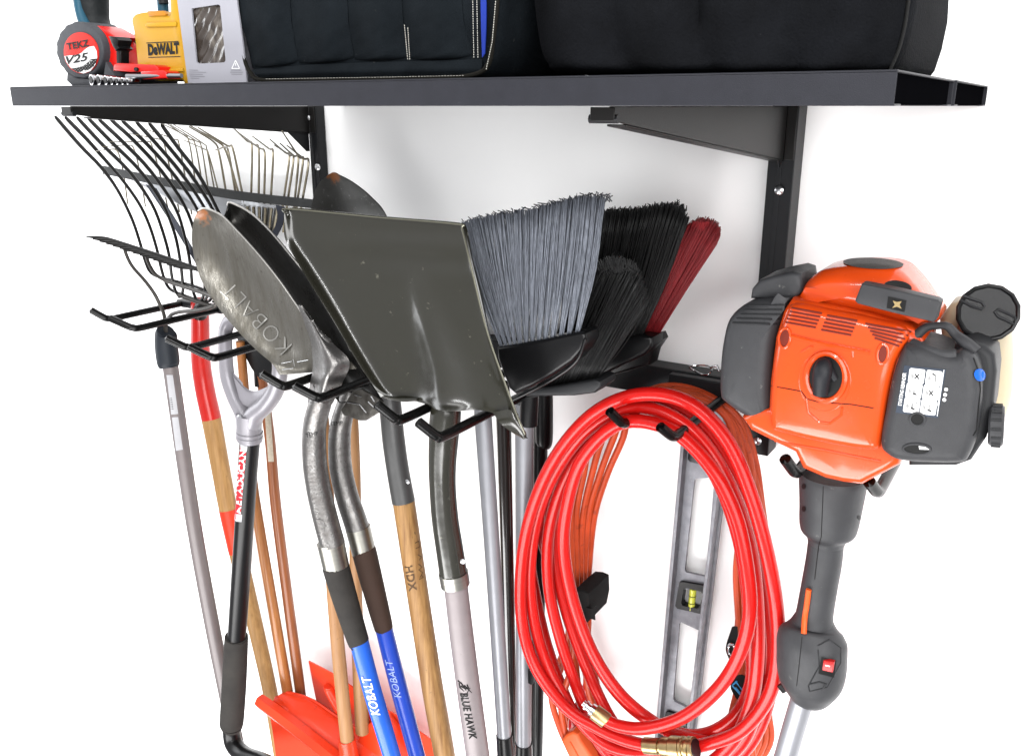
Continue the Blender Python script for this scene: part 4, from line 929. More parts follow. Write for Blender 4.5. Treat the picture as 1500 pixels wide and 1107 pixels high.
bristles([(928,500),(945,498),(962,494)], [(1002,340),(1014,328),(1030,322),(1046,326),(1053,336),(1050,352)], 1.225, 1.225, 900, .0007, 2.4, T, M_BRR, depth=.05, fan=-.004)
tp = MB()
for i in range(260):
    a = random.random()*2*math.pi; q = random.random()**.5; p = P(1028+24*q*math.cos(a), 332+9*q*math.sin(a)+.1*0, 1.222+.02*math.sin(a))
    tp.tube3([(p.x,p.y,p.z-.007,.0009),(p.x+random.gauss(0,.002),p.y-.002,p.z,.0009)], 4)
tp.make('bristle_tips', M_BRR, T)
hd = MB(); hd.slab([(925,499),(962,491),(966,500),(955,516),(950,535),(905,548),(870,556),(860,548),(900,530)], 1.23, .035, .005); hd.make('head', M_BLKPL, T)
# ================================================================ spirit level
T = tool('spirit_level', 1000, 1090, 1.32, 'grey metal spirit level with cut-out windows hanging inside the hose coil', 'spirit level')
YL0, YLW = 1.296, 1.316
def lf(v): return 997-.0885*(v-650)
def rf(v): return 1048-.118*(v-751)
va, vb = 575, 1150
def strip(f, w0, w1): return [(f(va)+w0, va), (f(va)+w1, va), (f(vb)+w1, vb), (f(vb)+w0, vb)]
m = MB(); m.slab(strip(lf, 0, 5), YL0, .042, .0008); m.make('flange', M_LEVEL, T)
m = MB(); m.slab(strip(rf, -5, 0), YL0, .042, .0008); m.make('flange', M_LEVEL, T)
m = MB(); cutplate(m, [(lf(va)+3, va+3), (rf(va)+8, va+3), (rf(vb)+8, vb-3), (lf(vb)+3, vb-3)],
   [[(1017,703),(1019,701),(1045,699),(1046,702),(1035,842),(1032,844),(1005,838),(1003,835)], [(995,913),(998,911),(1024,923),(1025,926),(1011,1035),(1008,1037),(988,1027),(986,1023)],
    [(999,862),(1030,866),(1026,896),(996,890)], [(1006,592),(1040,592),(1036,640),(1003,640)], [(975,1052),(1008,1064),(1003,1098),(972,1090)]], YLW, .006, 0)
m.make('web', M_LEVEL, T)
def vial(o, hole, u, v, tilt):
    b = MB(); cutplate(b, o, [hole], YLW-.006, .016, 0); b.make('vial_block', M_BLKPL, T)
    B_ = bpy.data.objects[[k for k in ORG if k.startswith('vial_block')][-1]]
    MB().tube([(u-tilt, v-15, YLW, 5.2), (u+tilt, v+15, YLW, 5.2)], seg=12).make('vial', M_VIAL, B_)
    for q in (-5, 5): MB().tube([(u+q*tilt/15, v+q-.5, YLW, 5.5), (u+q*tilt/15, v+q+.5, YLW, 5.5)], seg=12).make('vial_line', M_INK_SHADE, B_)
vial([(995,853),(999,852),(1034,858),(1036,862),(1031,898),(1027,899),(992,891),(989,887)], [(1001,863),(1005,861),(1027,866),(1029,870),(1025,889),(1021,891),(1000,887),(998,883)], 1014, 877, -1.5)
vial([(975,1043),(979,1042),(1012,1055),(1014,1060),(1008,1096),(1004,1098),(971,1084),(969,1080)], [(980,1053),(984,1052),(1004,1060),(1006,1064),(1002,1082),(998,1084),(979,1077),(977,1073)], 992, 1068, -1.5)
m = MB(); m.slab([(1010,654),(1034,658),(1033,676),(1029,681),(1010,676),(1007,672)], YLW-.004, .003, .001); m.make('hang_plate', M_BLKPL, T)
m = MB(); m.tube([(1029,698,YLW-.0035,2.2),(1029.1,698,YLW-.0045,2.2)], seg=10)
# ================================================================ extension cord (behind)
RC = .0058
def run(pts, r, n=6, seg=10):
    q = []
    for u, v, y in pts:
        p = P(u, v, y); q.append((p.x, p.y, p.z, r))
    return cr(q, n)
T = tool('extension_cord', 900, 1107, 1.25, 'thin orange extension cord coil hanging behind the thick red hose', 'extension cord')
def loopc(i, last=False):
    y = 1.243+.009*i; lt = [852, 868, 884, 899, 913][i]; lm = [836, 844, 853, 862, 870][i]
    vx = [836, 842, 848, 853, 858][i]; bx = [806, 822, 852, 866, 880][i]; j = (i*37 % 11)-5
    return [(bx-4, 1010, y), (vx-6, 940, y), (vx, 885, y), (vx+3, 855, y), (lm, 760+j, y), (lm+(lt-lm)*.45, 695, y), (lt, 640, y), (905+5*i, 602-3*i, y), (955+4*i, 578-3*i+abs(j)*.6, y), (1010+4*i, 582-2*i, y), (1062+5*i, 612+j*.8, y),
            (1085+5*i+j*.9, 670, y), (1097+5*i-j*.9, 750, y), (1106+6*i-(24 if i == 1 else 0), 850, y), (1102+6*i-(26 if i == 1 else 0), 950, y), (1098+7*i, 1040, y), (1090+8*i, 1100, y), (1040, 1180, y+.004), (930, 1190, y+.008), (860+4*i, 1110, y+.010)]
pts = []
for i in range(5): pts += loopc(i)
m = MB(); m.tube3(run(pts, RC), 10); m.make('cord', M_CORD, T)
m = MB(); m.tube3(run([(1083,790,1.225),(1079,840,1.225),(1082,900,1.225),(1086,960,1.225),(1080,1010,1.225),(1070,1060,1.23),(1075,1120,1.23)], RC), 10)
m.make('cord_strand', M_CORD, T)
m = MB(); m.tube3(run([(1098,760,1.228),(1090,840,1.228),(1091,900,1.228),(1092,960,1.228),(1094,1020,1.228),(1104,1120,1.228)], RC), 10); m.make('cord_strand', M_CORD, T)
for q in ([(805,990,1.19),(809,1030,1.188),(820,1065,1.185),(829,1086,1.185)], [(846,905,1.20),(836,980,1.195),(822,1030,1.19),(830,1078,1.187),(838,1088,1.186)], [(856,905,1.21),(868,1000,1.21),(900,1060,1.21),(920,1120,1.21)], [(862,905,1.215),(860,1000,1.215),(885,1070,1.215),(905,1130,1.215)]):
    m = MB(); m.tube3(run(q, RC), 10); m.make('cord_strand', M_CORD, T)
m = MB(); m.slab([(821,1084),(828,1076),(838,1071),(846,1075),(850,1084),(866,1108),(884,1150),(856,1164),(834,1112)], 1.172, .02, .005); PG = m.make('socket_plug', M_PLUG, T)
m = MB(); m.tube([(835,1086,1.1715,1.2),(845,1104,1.1715,1.2),(858,1130,1.1715,1.2)], seg=6); m.make('moulded_ridge', M_PLUG, PG)
m = MB(); m.slab([(835,870),(843,864),(854,865),(863,869),(864,892),(860,912),(850,916),(840,911),(835,890)], 1.19, .075, .004); VS = m.make('tie_strap', M_VELCRO, T)
m = MB(); m.patch([[(858,890,1.188),(866,891,1.184),(874,887,1.186)],[(858,899,1.188),(866,900,1.183),(872,898,1.185)],[(857,908,1.188),(865,906,1.184),(872,908,1.186)]], 4, 4, .0015); m.make('strap_tab', M_VELCRO, VS)
m = MB(); m.patch([[(1072,918,1.19),(1076,917,1.19),(1080,918,1.19)],[(1063,948,1.188),(1072,950,1.186),(1082,952,1.188)],[(1068,966,1.19),(1074,968,1.189),(1080,968,1.19)]], 5, 5, .002); GS = m.make('grommet_strap', M_VELCRO, T)
c = P(1071.5, 951, 1.1835)
m = MB(); m.tube3([(c.x+.0052*math.cos(a), c.y, c.z+.0095*math.sin(a), .0022) for a in [2*math.pi*i/20 for i in range(20)]], 8, closed=True); m.make('eyelet', M_CHROME, GS)
m = MB(); m.patch([[(1076,990,1.185),(1086,988,1.183),(1100,996,1.185)],[(1070,1006,1.185),(1082,1008,1.182),(1096,1012,1.185)],[(1078,1022,1.185),(1086,1028,1.184),(1092,1026,1.185)]], 5, 5, .002); BSs = m.make('logo_strap', M_VELCRO, T)
tr = bvh([BSs]); m = MB()
for q in ([(1078,997),(1090,1013),(1085,1017),(1073,1003)], [(1074,1002),(1080,997)], [(1078,1006),(1084,1014)]):
    pts = [drop(tr, a[0], a[1], .0006) for a in q]; pts = [p for p in pts if p is not None]
    if len(pts) > 1: m.tube3([(*p, .0012) for p in pts], 6)
if m.v: m.make('blue_mark', mat('mark_blue', (.05,.30,.62), .5), BSs)
# ================================================================ red air hose
RHs = .0100
T = tool('air_hose', 950, 1100, 1.15, 'glossy red air hose coiled in thick loops with brass fittings', 'hose')
A1 = [(946,1091),(915,1083),(878,1067),(829,1036),(784,976),(764,905),(765,815),(783,735),(818,662),(870,605),(935,578),(1005,588),(1062,640),(1102,730),(1130,840),(1140,930),(1130,1010),(1090,1066),(1040,1088)]
A2 = [(985,1096),(930,1102),(880,1085),(835,1035),(796,960),(777,870),(782,780),(806,705),(850,640),(905,602),(960,600),(1020,636),(1066,705),(1096,790),(1108,870),(1110,960),(1100,1030),(1070,1090),(1010,1135)]
A3 = [(940,1140),(880,1090),(850,1020),(822,940),(804,860),(804,780),(826,705),(868,640),(925,603),(985,612),(1040,662),(1082,740),(1106,820),(1120,900),(1122,980),(1105,1050),(1075,1100),(1010,1130)]
A4 = [(950,1110),(900,1060),(860,980),(828,890),(812,810),(818,735),(846,665),(898,618),(950,608),(1005,638),(1050,700),(1080,780),(1094,860),(1100,940),(1100,1000),(1075,1050),(1030,1075)]
A5 = [(985,1070),(930,1040),(886,990),(850,920),(820,840),(806,780),(812,700),(850,640),(905,595),(960,585),(1020,610),(1068,670),(1105,760),(1126,850),(1134,940),(1125,1030),(1090,1100),(1020,1150)]
A6 = [(940,1155),(860,1130),(840,1060),(862,1000),(850,920),(826,860),(797,800),(792,740),(815,680),(862,615),(930,582),(1000,595),(1055,645),(1096,720),(1122,800),(1134,880),(1132,960),(1112,1040),(1070,1085),(1000,1078)]
A7 = [(950,1052),(905,1012),(868,955),(840,880),(826,805),(831,740),(853,672),(908,620),(980,628),(1038,680),(1076,750),(1094,830),(1098,900),(1082,960),(1050,1010),(1000,1050),(945,1066),(905,1062),(880,1049)]
A8 = [(950,1160),(878,1110),(838,1040),(806,960),(786,880),(776,800),(795,715),(838,645),(895,598),(955,588),(1015,622),(1060,688),(1092,770),(1114,860),(1124,950),(1116,1030),(1085,1095),(1020,1140)]
seq = []
ys = [1.098, 1.119, 1.141, 1.163, 1.185, 1.206, 1.227, 1.103]
for k, A in enumerate((A1, A2, A3, A4, A5, A8, A6, A7)):
    n = len(A)
    for i, (u, v) in enumerate(A):
        f = i/n; y = ys[k]
        if k < 6 and f > .7: y = ys[k] + (ys[k+1]-ys[k])*(f-.7)/.3
        if k == 6 and f > .75: y = ys[6] + (ys[7]+.03-ys[6])*(f-.75)/.25
        if k == 7:
            y = 1.118 - .03*min(1, f*1.6)
            if i > n-5: y = 1.086
        seq.append((u, v, y))
m = MB(); m.tube3(run(seq, RHs, 7), 16); HO = m.make('hose', M_REDHOSE, T)
def fit(name, pts, m, seg=20):
    q = MB()
    for a in pts: pass
    q.tube(pts, n=1, seg=seg); return q.make(name, m, T)
yq = 1.096
CP = fit('quick_coupler', [(944,1091,yq,10.5),(945,1091,yq,12),(966,1093,yq,12),(967,1093,yq,10),(970,1093,yq,10),(971,1093,yq,14),(982,1094,yq,14),(983,1094,yq,13),(984,1094,yq,16.5),(998,1095,yq,16.5),(999,1095,yq,14.8),(1000,1095,yq,16.8),(1003,1095,yq,16.8),(1004,1095,yq,15),(1006,1095,yq,15),(1007,1095,yq,17),(1011,1096,yq,17),(1012,1096,yq,15.5),(1014,1096,yq,17.2),(1018,1096,yq,17),(1019,1096,yq,15)], M_BRASS, 28)
MB().tube([(1018.8,1096,yq,14.4),(1020,1096,yq,14)], n=1, seg=20).make('seal', M_BLKPL, CP)
PGm = fit('hose_ferrule', [(889,1056,1.086,11),(888,1055,1.086,12),(871,1042,1.086,12),(870,1041,1.086,10)], M_BRASS)
fit('male_plug', [(873,1043,1.086,9.5),(866,1038,1.086,9.5),(865,1037.5,1.086,6.5),(861,1034.5,1.086,6.5),(860.5,1034,1.086,8),(858,1032,1.086,8),(857.5,1031.6,1.086,4.6),(854.5,1029,1.086,4.8),(854,1028.6,1.086,3.2)], M_CHROME)
# ================================================================ string trimmer
T = tool('string_trimmer', 1160, 1107, 1.1, 'orange and dark grey petrol string trimmer hanging engine-up by its neck on the right', 'string trimmer')
YE = .995
m = MB(); m.slab([(1066,468),(1056,505),(1052,545),(1052,578),(1058,590),(1090,612),(1124,627),(1127,560),(1133,500),(1147,452),(1156,436),(1120,438),(1092,445)], YE, .10, .014, bulge=.006, rings=6, sm=4, sides=6)
LC = m.make('clutch_cover', M_GREYPL, T, angle=50)
m = MB(); m.slab([(1098,438),(1100,424),(1112,410),(1135,403),(1160,398),(1172,402),(1176,428),(1158,440)], YE+.012, .07, .006); m.make('cover_crest', M_GREYPL, T, angle=50)
m = MB(); tr = bvh([LC])
for k in range(5):
    a = (1098-k*6, 448+k*6.2); b = (1148-k*2.5, 447+k*7)
    pts = [drop(tr, a[0]+(b[0]-a[0])*i/5, a[1]+(b[1]-a[1])*i/5, .0006) for i in range(6)]; pts = [p for p in pts if p is not None]
    q = MB()
    if len(pts) > 2: q.tube3([(*p, .0014) for p in pts], 6); q.make('cooling_fin', M_GREYPL2, LC)
m = MB(); m.slab([(1158,438),(1215,448),(1275,460),(1338,484),(1352,500),(1330,640),(1318,682),(1300,692),(1262,712),(1235,709),(1208,703),(1174,688),(1163,664),(1130,648),(1098,632),(1084,612),(1110,600),(1124,600),(1126,560),(1134,495),(1146,455)], YE-.004, .11, .010, bulge=0)
m.slab([(1162,446),(1215,455),(1275,467),(1330,488),(1312,530),(1300,580),(1290,645),(1280,660),(1220,652),(1150,636),(1128,624),(1129,562),(1137,500),(1150,462)], YE-.012, .02, .010, bulge=.010, rings=7, sm=4, sides=5)
OB = m.make('engine_cover', M_ORANGE, T, angle=60)
m = MB(); m.slab([(1168,440),(1171,427),(1183,410),(1204,397),(1245,391),(1285,391),(1316,398),(1338,419),(1358,446),(1372,474),(1320,474),(1260,460),(1210,449)], YE+.010, .075, .018, bulge=.010, rings=6, sides=6, sm=4)
TC = m.make('top_cover', M_ORANGE, T, angle=70)
tr = bvh([TC, OB])
d = MB(); decal_fan(d, ell(1279, 387, 44, 8, 3), bvh([TC]), .0012); d.make('muffler_mesh', M_VENT, TC)
d = MB(); decal_fan(d, ell(1315, 420.5, 20, 9, 8), bvh([TC]), .0010); d.make('cover_hole', M_INK_SHADE, TC)  # flat black decal paints the shade inside the hole
tro = bvh([OB])
VG = [((1160,451),(1204,459)), ((1212,462),(1256,470)), ((1268,474),(1334,486))]
for a, b in VG:
    for k in range(5):
        q = MB(); dx, dy = -2.2*k, 5.2*k
        e = (b[0]+dx-(2*k if a[0] > 1260 else 0), b[1]+dy)
        aa = (a[0]+dx*(1 if a[0] < 1260 else -1.5), a[1]+dy)
        L_ = 1.25
        pts = [drop(tro, aa[0]+(e[0]-aa[0])*i/5, aa[1]+(e[1]-aa[1])*i/5, .0000) for i in range(6)]; pts = [p for p in pts if p is not None]
        if len(pts) > 2: q.tube3([(*p, .0013) for p in pts], 6); q.make('vent_slot', M_ORDARK, OB)  # dark strips lying on the cover, slot shade as colour
def ringat(tree, u, v, rx, ry, rot, r, m, parent, name, off=.0005):
    pts = [drop(tree, a, b, off) for a, b in ell(u, v, rx, ry, rot, 28)]
    pts = [p for p in pts if p is not None]
    q = MB(); q.tube3([(*p, r) for p in pts], 8, closed=True); return q.make(name, m, parent)
for (u, v) in ((1150,495),(1293,518)):
    d = MB(); decal_fan(d, ell(u, v, 7.5, 14, 8), tro, .0006); d.make('screw_well', M_ORDARK, OB)  # dark decal, the shade of the well is painted
    ringat(tro, u, v, 8, 14.5, 8, .0016, M_ORANGE, OB, 'well_rim')
d = MB(); decal_fan(d, ell(1210, 553, 27, 33, 0), tro, .0007); BH = d.make('plug_opening', M_INK_SHADE, OB)  # opening has no depth, its dark inside is painted black
ringat(tro, 1210, 552, 28.5, 34.5, 0, .0035, M_ORANGE, OB, 'opening_rim')
ringat(tro, 1208, 558, 38, 44, 0, .0010, M_ORANGE, OB, 'raised_lip', -.0006)
d = MB(); d.tube([(1202,577,YE-.026,11),(1203,560,YE-.028,12.5),(1205,545,YE-.029,13.5),(1207,535,YE-.026,12),(1209,529,YE-.02,8)], seg=18); d.tube([(1212,540,YE-.024,8),(1224,556,YE-.022,5)], seg=12); d.make('plug_boot', mat('rubber_boot', (.022,.023,.028), .5, bump=.2), OB)
def line(tree, pts, r, m, parent, name, n=5):
    o = []
    for a, b in zip(pts[:-1], pts[1:]):
        for i in range(n): o.append(drop(tree, a[0]+(b[0]-a[0])*i/n, a[1]+(b[1]-a[1])*i/n, .0001))
    o = [p for p in o if p is not None]
    if len(o) > 2:
        q = MB(); q.tube3([(*p, r) for p in o], 6); return q.make(name, m, parent)
line(tro, [(1130,565),(1174,573),(1182,584),(1200,589),(1246,592),(1288,599)], .0006, M_BLKPL, OB, 'seam_line')
line(tro, [(1128,643),(1165,652),(1206,659),(1250,668),(1300,678)], .0016, M_ORANGE, OB, 'lower_crease')
line(tro, [(1181,583),(1184,604),(1200,618),(1216,620),(1232,608),(1234,594)], .0014, M_ORANGE, OB, 'moulded_curve')
line(tro, [(1240,512),(1249,512),(1249,526)], .0013, M_ORANGE, OB, 'moulded_corner')
line(tro, [(1174,516),(1187,508),(1192,508)], .0013, M_ORANGE, OB, 'moulded_corner')
line(tro, [(1160,492),(1190,500),(1240,510),(1282,518)], .0022, M_ORANGE, OB, 'moulded_rib')
m = MB(); m.slab([(1262,416),(1266,416),(1320,427),(1374,440),(1378,443),(1371,469),(1367,472),(1310,459),(1256,445),(1252,441)], YE-.030, .020, .002); HP = m.make('starter_grip', M_GREYPL, T)
trh = bvh([HP])
d = MB(); decal_fan(d, [(1301,434),(1328,440),(1325,457),(1299,451)], trh, .0006); d.make('grip_recess', M_INK_SHADE, HP)  # recess shade painted as a black decal
d = MB(); decal_fan(d, [(1308,440),(1314,442),(1321,441),(1318,446),(1321,452),(1314,449),(1307,451),(1311,446)], trh, .0010); d.make('rope_knot', mat('rope_tan', (.35,.26,.12), .8, bump=1, bscale=500), HP)
part_tube('grip_neck', [(1316,446,YE-.012,14),(1317,440,YE+.02,15)], M_ORANGE, T)
# air filter box
m = MB(); m.slab([(1321,512),(1330,506),(1355,509),(1392,521),(1410,515),(1427,523),(1436,545),(1437,580),(1431,636),(1419,670),(1406,681),(1360,681),(1318,678),(1298,669),(1288,652),(1296,600),(1307,548)], YE-.022, .075, .014, bulge=.004, rings=5, sides=6, sm=4)
AB = m.make('air_filter_cover', M_GREYPL, T, angle=60)
m = MB(); m.slab([(1398,506),(1425,500),(1444,507),(1457,520),(1460,545),(1455,600),(1444,643),(1422,676),(1400,684),(1330,684),(1330,600),(1390,560)], YE+.004, .06, .008); SH = m.make('filter_base', M_GREYPL2, T, angle=60)
m = MB(); m.tube([(1326,510,YE,7),(1340,494,YE+.004,7.5),(1356,480,YE+.006,6.5),(1372,477,YE+.006,5.5),(1388,478,YE+.004,6),(1400,490,YE+.002,7),(1416,503,YE-.004,9),(1430,515,YE-.006,9)], seg=14); m.tube([(1336,502,YE-.006,7),(1355,511,YE-.012,8),(1380,519,YE-.014,8),(1400,520,YE-.012,9)], seg=14); m.make('choke_loop', M_GREYPL, T, angle=70)
tra = bvh([AB])
def blackhole(u, v, rx, ry, rot=0):
    d = MB(); decal_fan(d, ell(u, v, rx, ry, rot), tra, .0006); o = d.make('cover_opening', M_INK_SHADE, AB); ringat(tra, u, v, rx+1, ry+1, rot, .0013, M_GREYPL, AB, 'opening_rim', .0004); return o  # black decal paints the dark cavity, with a real rim around
blackhole(1344, 613.5, 10, 8.5, 10); oo = blackhole(1343, 657.5, 19, 6.5, 3)
d = MB(); decal_fan(d, [(1346,652.5),(1356,654),(1362,658),(1347,657.5)], tra, .0011); d.make('painted_glimpse', M_WHITE, AB)  # white decal paints the bright glimpse through the slot
d = MB(); decal_fan(d, ell(1433, 549, 7.5, 9, -25), bvh([AB, SH]), .002); d.make('primer_button', M_BLUE, AB)
c = P(1433, 549, YE-.012); MB().ball(c, .0062, (1,.8,1.15)).make('primer_bulb', M_BLUE, T)
line(bvh([AB, SH]), [(1426,524),(1434,545),(1436,570),(1430,630),(1424,640)], .0008, M_INK_SHADE, AB, 'cover_seam')
# instruction sticker
stk = MB(); decal(stk, [(1325,535),(1386,541),(1374,612),(1312,604)], tra, .0005, 6); stk.make('sticker_base', mat('sticker_slate', (.040,.052,.075), .45), AB)
WB = []
for i, (u, v) in enumerate([(1343,550.5),(1368,553.2),(1339,572),(1363.7,574.8),(1335.8,593.3),(1360.3,596.2)]):
    o = []
    for cx_, cy_, a0 in ((9,8.2,0),(-9,8.2,90),(-9,-8.2,180),(9,-8.2,270)):
        for a in (0, 30, 60, 90): o.append((cx_+2.6*math.cos(R(a0+a)), cy_+2.6*math.sin(R(a0+a))))
    ca, sa = math.cos(R(7)), math.sin(R(7))
    pts = [(u+x*ca-y*sa*1.2, v+x*sa+y*ca) for x, y in o]
    d = MB(); decal_fan(d, pts, tra, .0009); wp = d.make('pictogram_panel', M_WHITE, AB)
    d = MB()
    def bar(x0, y0, x1, y1, w_):
        L_ = math.hypot(x1-x0, y1-y0); nx, ny = (y1-y0)/L_*w_, -(x1-x0)/L_*w_
        q = [(x0+nx,y0+ny),(x1+nx,y1+ny),(x1-nx,y1-ny),(x0-nx,y0-ny)]
        decal(d, [(u+x*ca-y*sa, v+x*sa+y*ca) for x, y in q], tra, .0013, 1)
    if i in (0, 3): bar(-3,-3,4,4,.8); bar(3.5,-3.5,-2.5,4,.8)
    elif i == 1: bar(2,-5,3,6,.5); bar(-3,-6,2,-4,.6); bar(-1,-7,0,-3,.5)
    else: bar(1,-4,2,5,.4); bar(-1,4,5,5,1); bar(-1,-1,0,3,.4)
    for k in range(3): bar(-7.5+k*1.5, -3+k, -7.3+k*1.5, 4, .3)
    bar(6.5,-6,7,-3,.4)
    d.make('pictogram', M_INK_SHADE, wp)
text_on('STARTING REMINDER', (1321,594), (1328.5,546), 5.2, [AB], M_WHITE, AB, .0012, bold=.02)
d = MB()
for q in ([(1382.5,541),(1383.6,541.1),(1373.5,609),(1372.4,608.8)], [(1378,563),(1379.2,563),(1374.6,594),(1373.4,593.8)]): decal(d, q, tra, .0012, 3)
for u, v in ((1386,570),(1384.6,577.7),(1383.4,585)): decal_fan(d, ell(u, v, 2.8, 2.8, 0, 12), tra, .0012)
d.make('sticker_marks', M_WHITE, AB)
# knob, tank and cap
c = P(1461, 623, 1.005); ax = Vector((1,.05,.10)); k = MB(); rk = .0215; prof = [(-.008,rk*.9),(-.006,rk),(.004,rk),(.006,rk*.93),(.0065,rk*.6)]
k.ringdisc(c, ax, prof, 28); KN = k.make('choke_knob', M_GREYPL, T)
for i in range(14):
    a = 2*math.pi*i/14; an = ax.normalized(); o1 = an.orthogonal().normalized(); o2 = an.cross(o1); q = c + (o1*math.cos(a)+o2*math.sin(a))*rk
    m = MB(); m.tube3([(*(q-an*.005), .0016), (*(q+an*.004), .0016)], 6); m.make('knob_rib', M_GREYPL2, KN)
m = MB(); m.tube([(1436,612,1.10,24),(1438,600,1.10,33),(1441,570,1.10,37),(1441,520,1.10,39),(1441,490,1.095,38),(1444,470,1.088,34),(1446,462,1.085,33)], seg=24); m.slab([(1374,470),(1392,446),(1425,440),(1470,480),(1478,520),(1470,560),(1400,560),(1380,520)], 1.085, .05, .014)
m.make('fuel_tank', M_TANK, T, angle=70)
c = P(1447, 458, 1.055); ax = Vector((.10,-1,.30)).normalized()
k = MB(); rc_ = .0312; k.ringdisc(c - ax*.006, ax, [(-.014,rc_*.96),(.0,rc_),(.008,rc_),(.0095,rc_*.96),(.010,rc_*.90),(.0085,rc_*.84),(.0082,rc_*.2)], 14); CAP = k.make('fuel_cap', M_BLKPL, T, angle=20)
trc = bvh([CAP])
def slot(q):
    o = [drop(trc, a, b, .0006) for a, b in q]; o = [p for p in o if p is not None]
    if len(o) > 2:
        z = MB(); z.tube3([(*p, .0016) for p in o], 8, closed=True); z.make('cap_slot', M_GREYPL2, CAP)
slot([(1412,434),(1438,443),(1442,449),(1438,453),(1424,449),(1407,440)]); slot([(1486,475),(1462,464),(1457,457),(1462,453),(1476,459),(1488,465)])
# neck, grip and shaft
yn = 1.085
m = MB(); m.tube([(1221,694,yn,47),(1220,705,yn,47.5),(1217,740,yn,44),(1214,765,yn,41.5),(1212,778,yn,38),(1211,786,yn,29),(1210,795,yn,25.5)], n=6, seg=28); NK = m.make('neck_collar', M_GREYPL, T, angle=60)
m = MB(); m.tube([(1211,784,yn,25),(1207,820,yn,25.5),(1200,860,yn,25.5),(1194,895,yn,26),(1192,910,yn,28)], seg=26); GP = m.make('grip', M_GREYPL, T)
m = MB(); m.tube([(1192,902,yn,26),(1191,914,yn,33),(1190,924,yn-.002,44),(1189,936,yn-.003,49.5),(1189,955,yn-.004,50),(1188,980,yn-.004,49),(1186,1000,yn-.003,44),(1184,1014,yn-.002,34),(1181,1024,yn,24),(1180,1028,yn,18)], n=5, seg=28, sy=.8); HB2 = m.make('throttle_housing', M_GREYPL, T, angle=60)
part_tube('shaft', [(1177,1018,yn,16.5),(1160,1075,yn,16.3),(1151,1107,yn,16.2),(1132,1170,yn,16)], M_SILVER, T, seg=22)
t3 = bvh([NK, GP, HB2])
d = MB(); pts = [drop(t3, a, b, .0018) for a, b in ((1186,862),(1183,885),(1180,905),(1178,928))]; pts = [p for p in pts if p is not None]
d.tube3(cr([(*p, .0036) for p in pts], 4), 10); d.make('throttle_lock', mat('lock_orange', (.80,.10,.012), .35), T)
line(t3, [(1206,712),(1205,740),(1203,786),(1199,800),(1192,860)], .0005, M_INK_SHADE, T, 'housing_seam')
line(t3, [(1175,932),(1171,970),(1166,1012)], .0005, M_INK_SHADE, T, 'housing_seam')
line(t3, [(1198,945),(1215,936),(1232,948),(1232,970),(1212,1006),(1186,1012),(1184,1004),(1200,975),(1198,945)], .0009, M_GREYPL2, T, 'moulded_outline')
d = MB(); decal_fan(d, [(1203,961),(1224,966),(1221,991),(1199,985)], t3, .0016); SWB = d.make('switch_bezel', M_INK_SHADE, T)
m = MB(); c0 = drop(t3, 1213, 976, .002); 
m.slab([(1206,966.5),(1222,969.5),(1219.5,985),(1203.5,981.5)], c0.y-.003, .006, .0012); SR = m.make('stop_switch', mat('switch_red', (.42,.012,.012), .25), T)
t5 = bvh([SR]); d = MB(); decal(d, [(1209,973),(1216,974.5),(1215.6,976),(1208.8,974.6)], t5, .0004, 1); decal(d, [(1212,988),(1213.4,988.2),(1213,991),(1211.8,990.8)], bvh([SWB]), .0006, 1); d.make('switch_mark', M_WHITE, SR)
for u, v, r in ((1178,712,3),(1178,745,3),(1258,758,2.4)):
    d = MB(); decal_fan(d, ell(u, v, r, r*1.4), t3, .0006); d.make('screw_recess', M_INK_SHADE, NK)  # recess shade painted as small black decals
line(t3, [(1187,1001),(1200,998),(1210,1001),(1203,1012)], .0012, M_GREYPL2, T, 'moulded_tab')
m = MB(); m.tube([(1142,1002,yn+.01,5),(1150,1012,yn+.01,5)], seg=8); m.make('strap_clip', M_BLKPL, T)
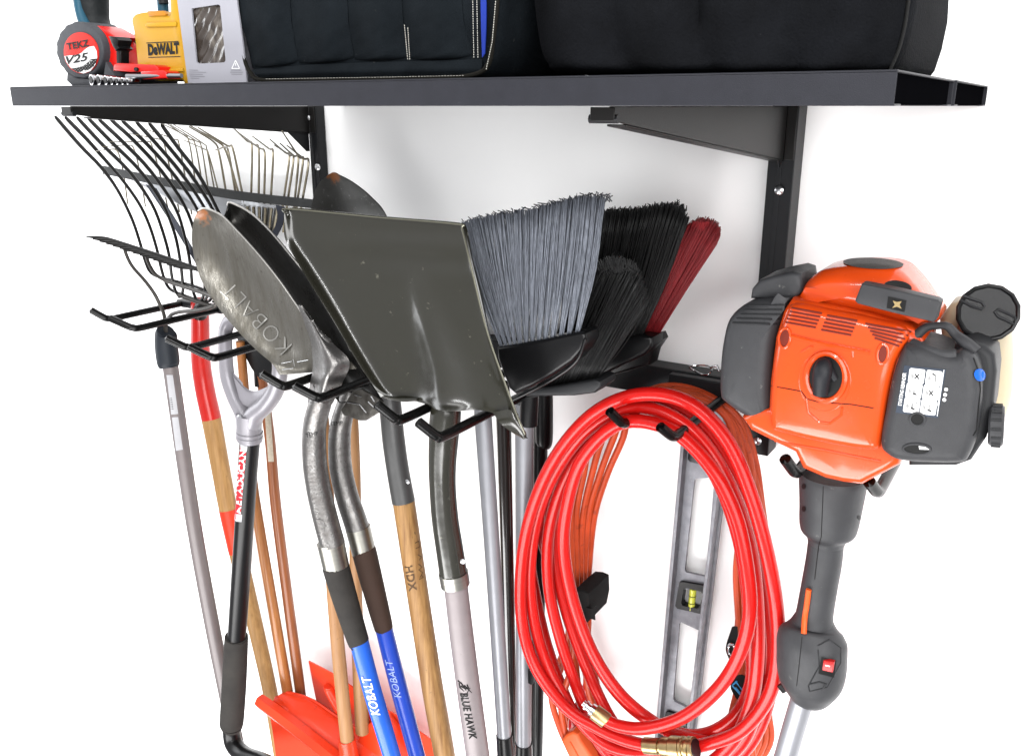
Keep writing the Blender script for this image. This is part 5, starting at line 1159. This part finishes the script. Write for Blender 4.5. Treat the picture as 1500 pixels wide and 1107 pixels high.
# ================================================================ light
W = bpy.data.worlds.new('World'); S.world = W; W.use_nodes = True; nt = W.node_tree
bg = nt.nodes['Background']; tc = nt.nodes.new('ShaderNodeTexCoord'); sp = nt.nodes.new('ShaderNodeSeparateXYZ'); rp = nt.nodes.new('ShaderNodeValToRGB')
mr = nt.nodes.new('ShaderNodeMapRange'); mr.inputs['From Min'].default_value = -1; mr.inputs['From Max'].default_value = 1
nt.links.new(tc.outputs['Generated'], sp.inputs['Vector']); nt.links.new(sp.outputs['Z'], mr.inputs['Value']); nt.links.new(mr.outputs['Result'], rp.inputs['Fac'])
rp.color_ramp.elements[0].position = .25; rp.color_ramp.elements[0].color = (.32,.32,.33,1); rp.color_ramp.elements[1].position = .8; rp.color_ramp.elements[1].color = (1.0,1.0,1.02,1)
nt.links.new(rp.outputs['Color'], bg.inputs['Color']); bg.inputs['Strength'].default_value = 1.0
def area(name, loc, look, sx, sy, power, col=(1,1,1)):
    l = bpy.data.lights.new(name, 'AREA'); l.shape = 'RECTANGLE'; l.size = sx; l.size_y = sy; l.energy = power; l.color = col
    o = bpy.data.objects.new(name, l); COL.objects.link(o); o.location = loc
    o.rotation_euler = (Vector(look)-Vector(loc)).to_track_quat('-Z', 'Y').to_euler(); return o
area('right_softbox', (1.9, -1.7, -.1), (-.9, 1.3, -.4), 2.6, 2.4, 118, (1,.995,.985))  # added softbox, off to the right so dark faces do not mirror it
area('low_fill', (-.9, -1.0, -2.5), (-.9, 1.3, -.4), 3.2, 1.2, 125, (1,.995,.99))  # added fill from below to whiten the wall under the shelf
area('top_softbox', (-.5, -.9, 2.1), (-.8, 1.3, -.4), 3.0, 1.0, 36, (1,.99,.97))  # added softbox above the front, not a fitting of the room
area('left_softbox', (-4.2, .2, .0), (-.9, 1.3, -.4), 1.6, 2.4, 45, (.95,.97,1))  # added softbox on the left, not a window
area('strip_lamp', (-.2, -1.0, .75), (-.6, 1.2, -.5), 1.3, .07, 16, (1,1,1))
S.view_settings.view_transform = 'Standard'; S.view_settings.look = 'None'; S.view_settings.gamma = 1; S.view_settings.exposure = .55; S.view_settings.use_curve_mapping = False
S.cycles.max_bounces = 6; S.cycles.sample_clamp_indirect = 6
S.cycles.caustics_reflective = False; S.cycles.caustics_refractive = False
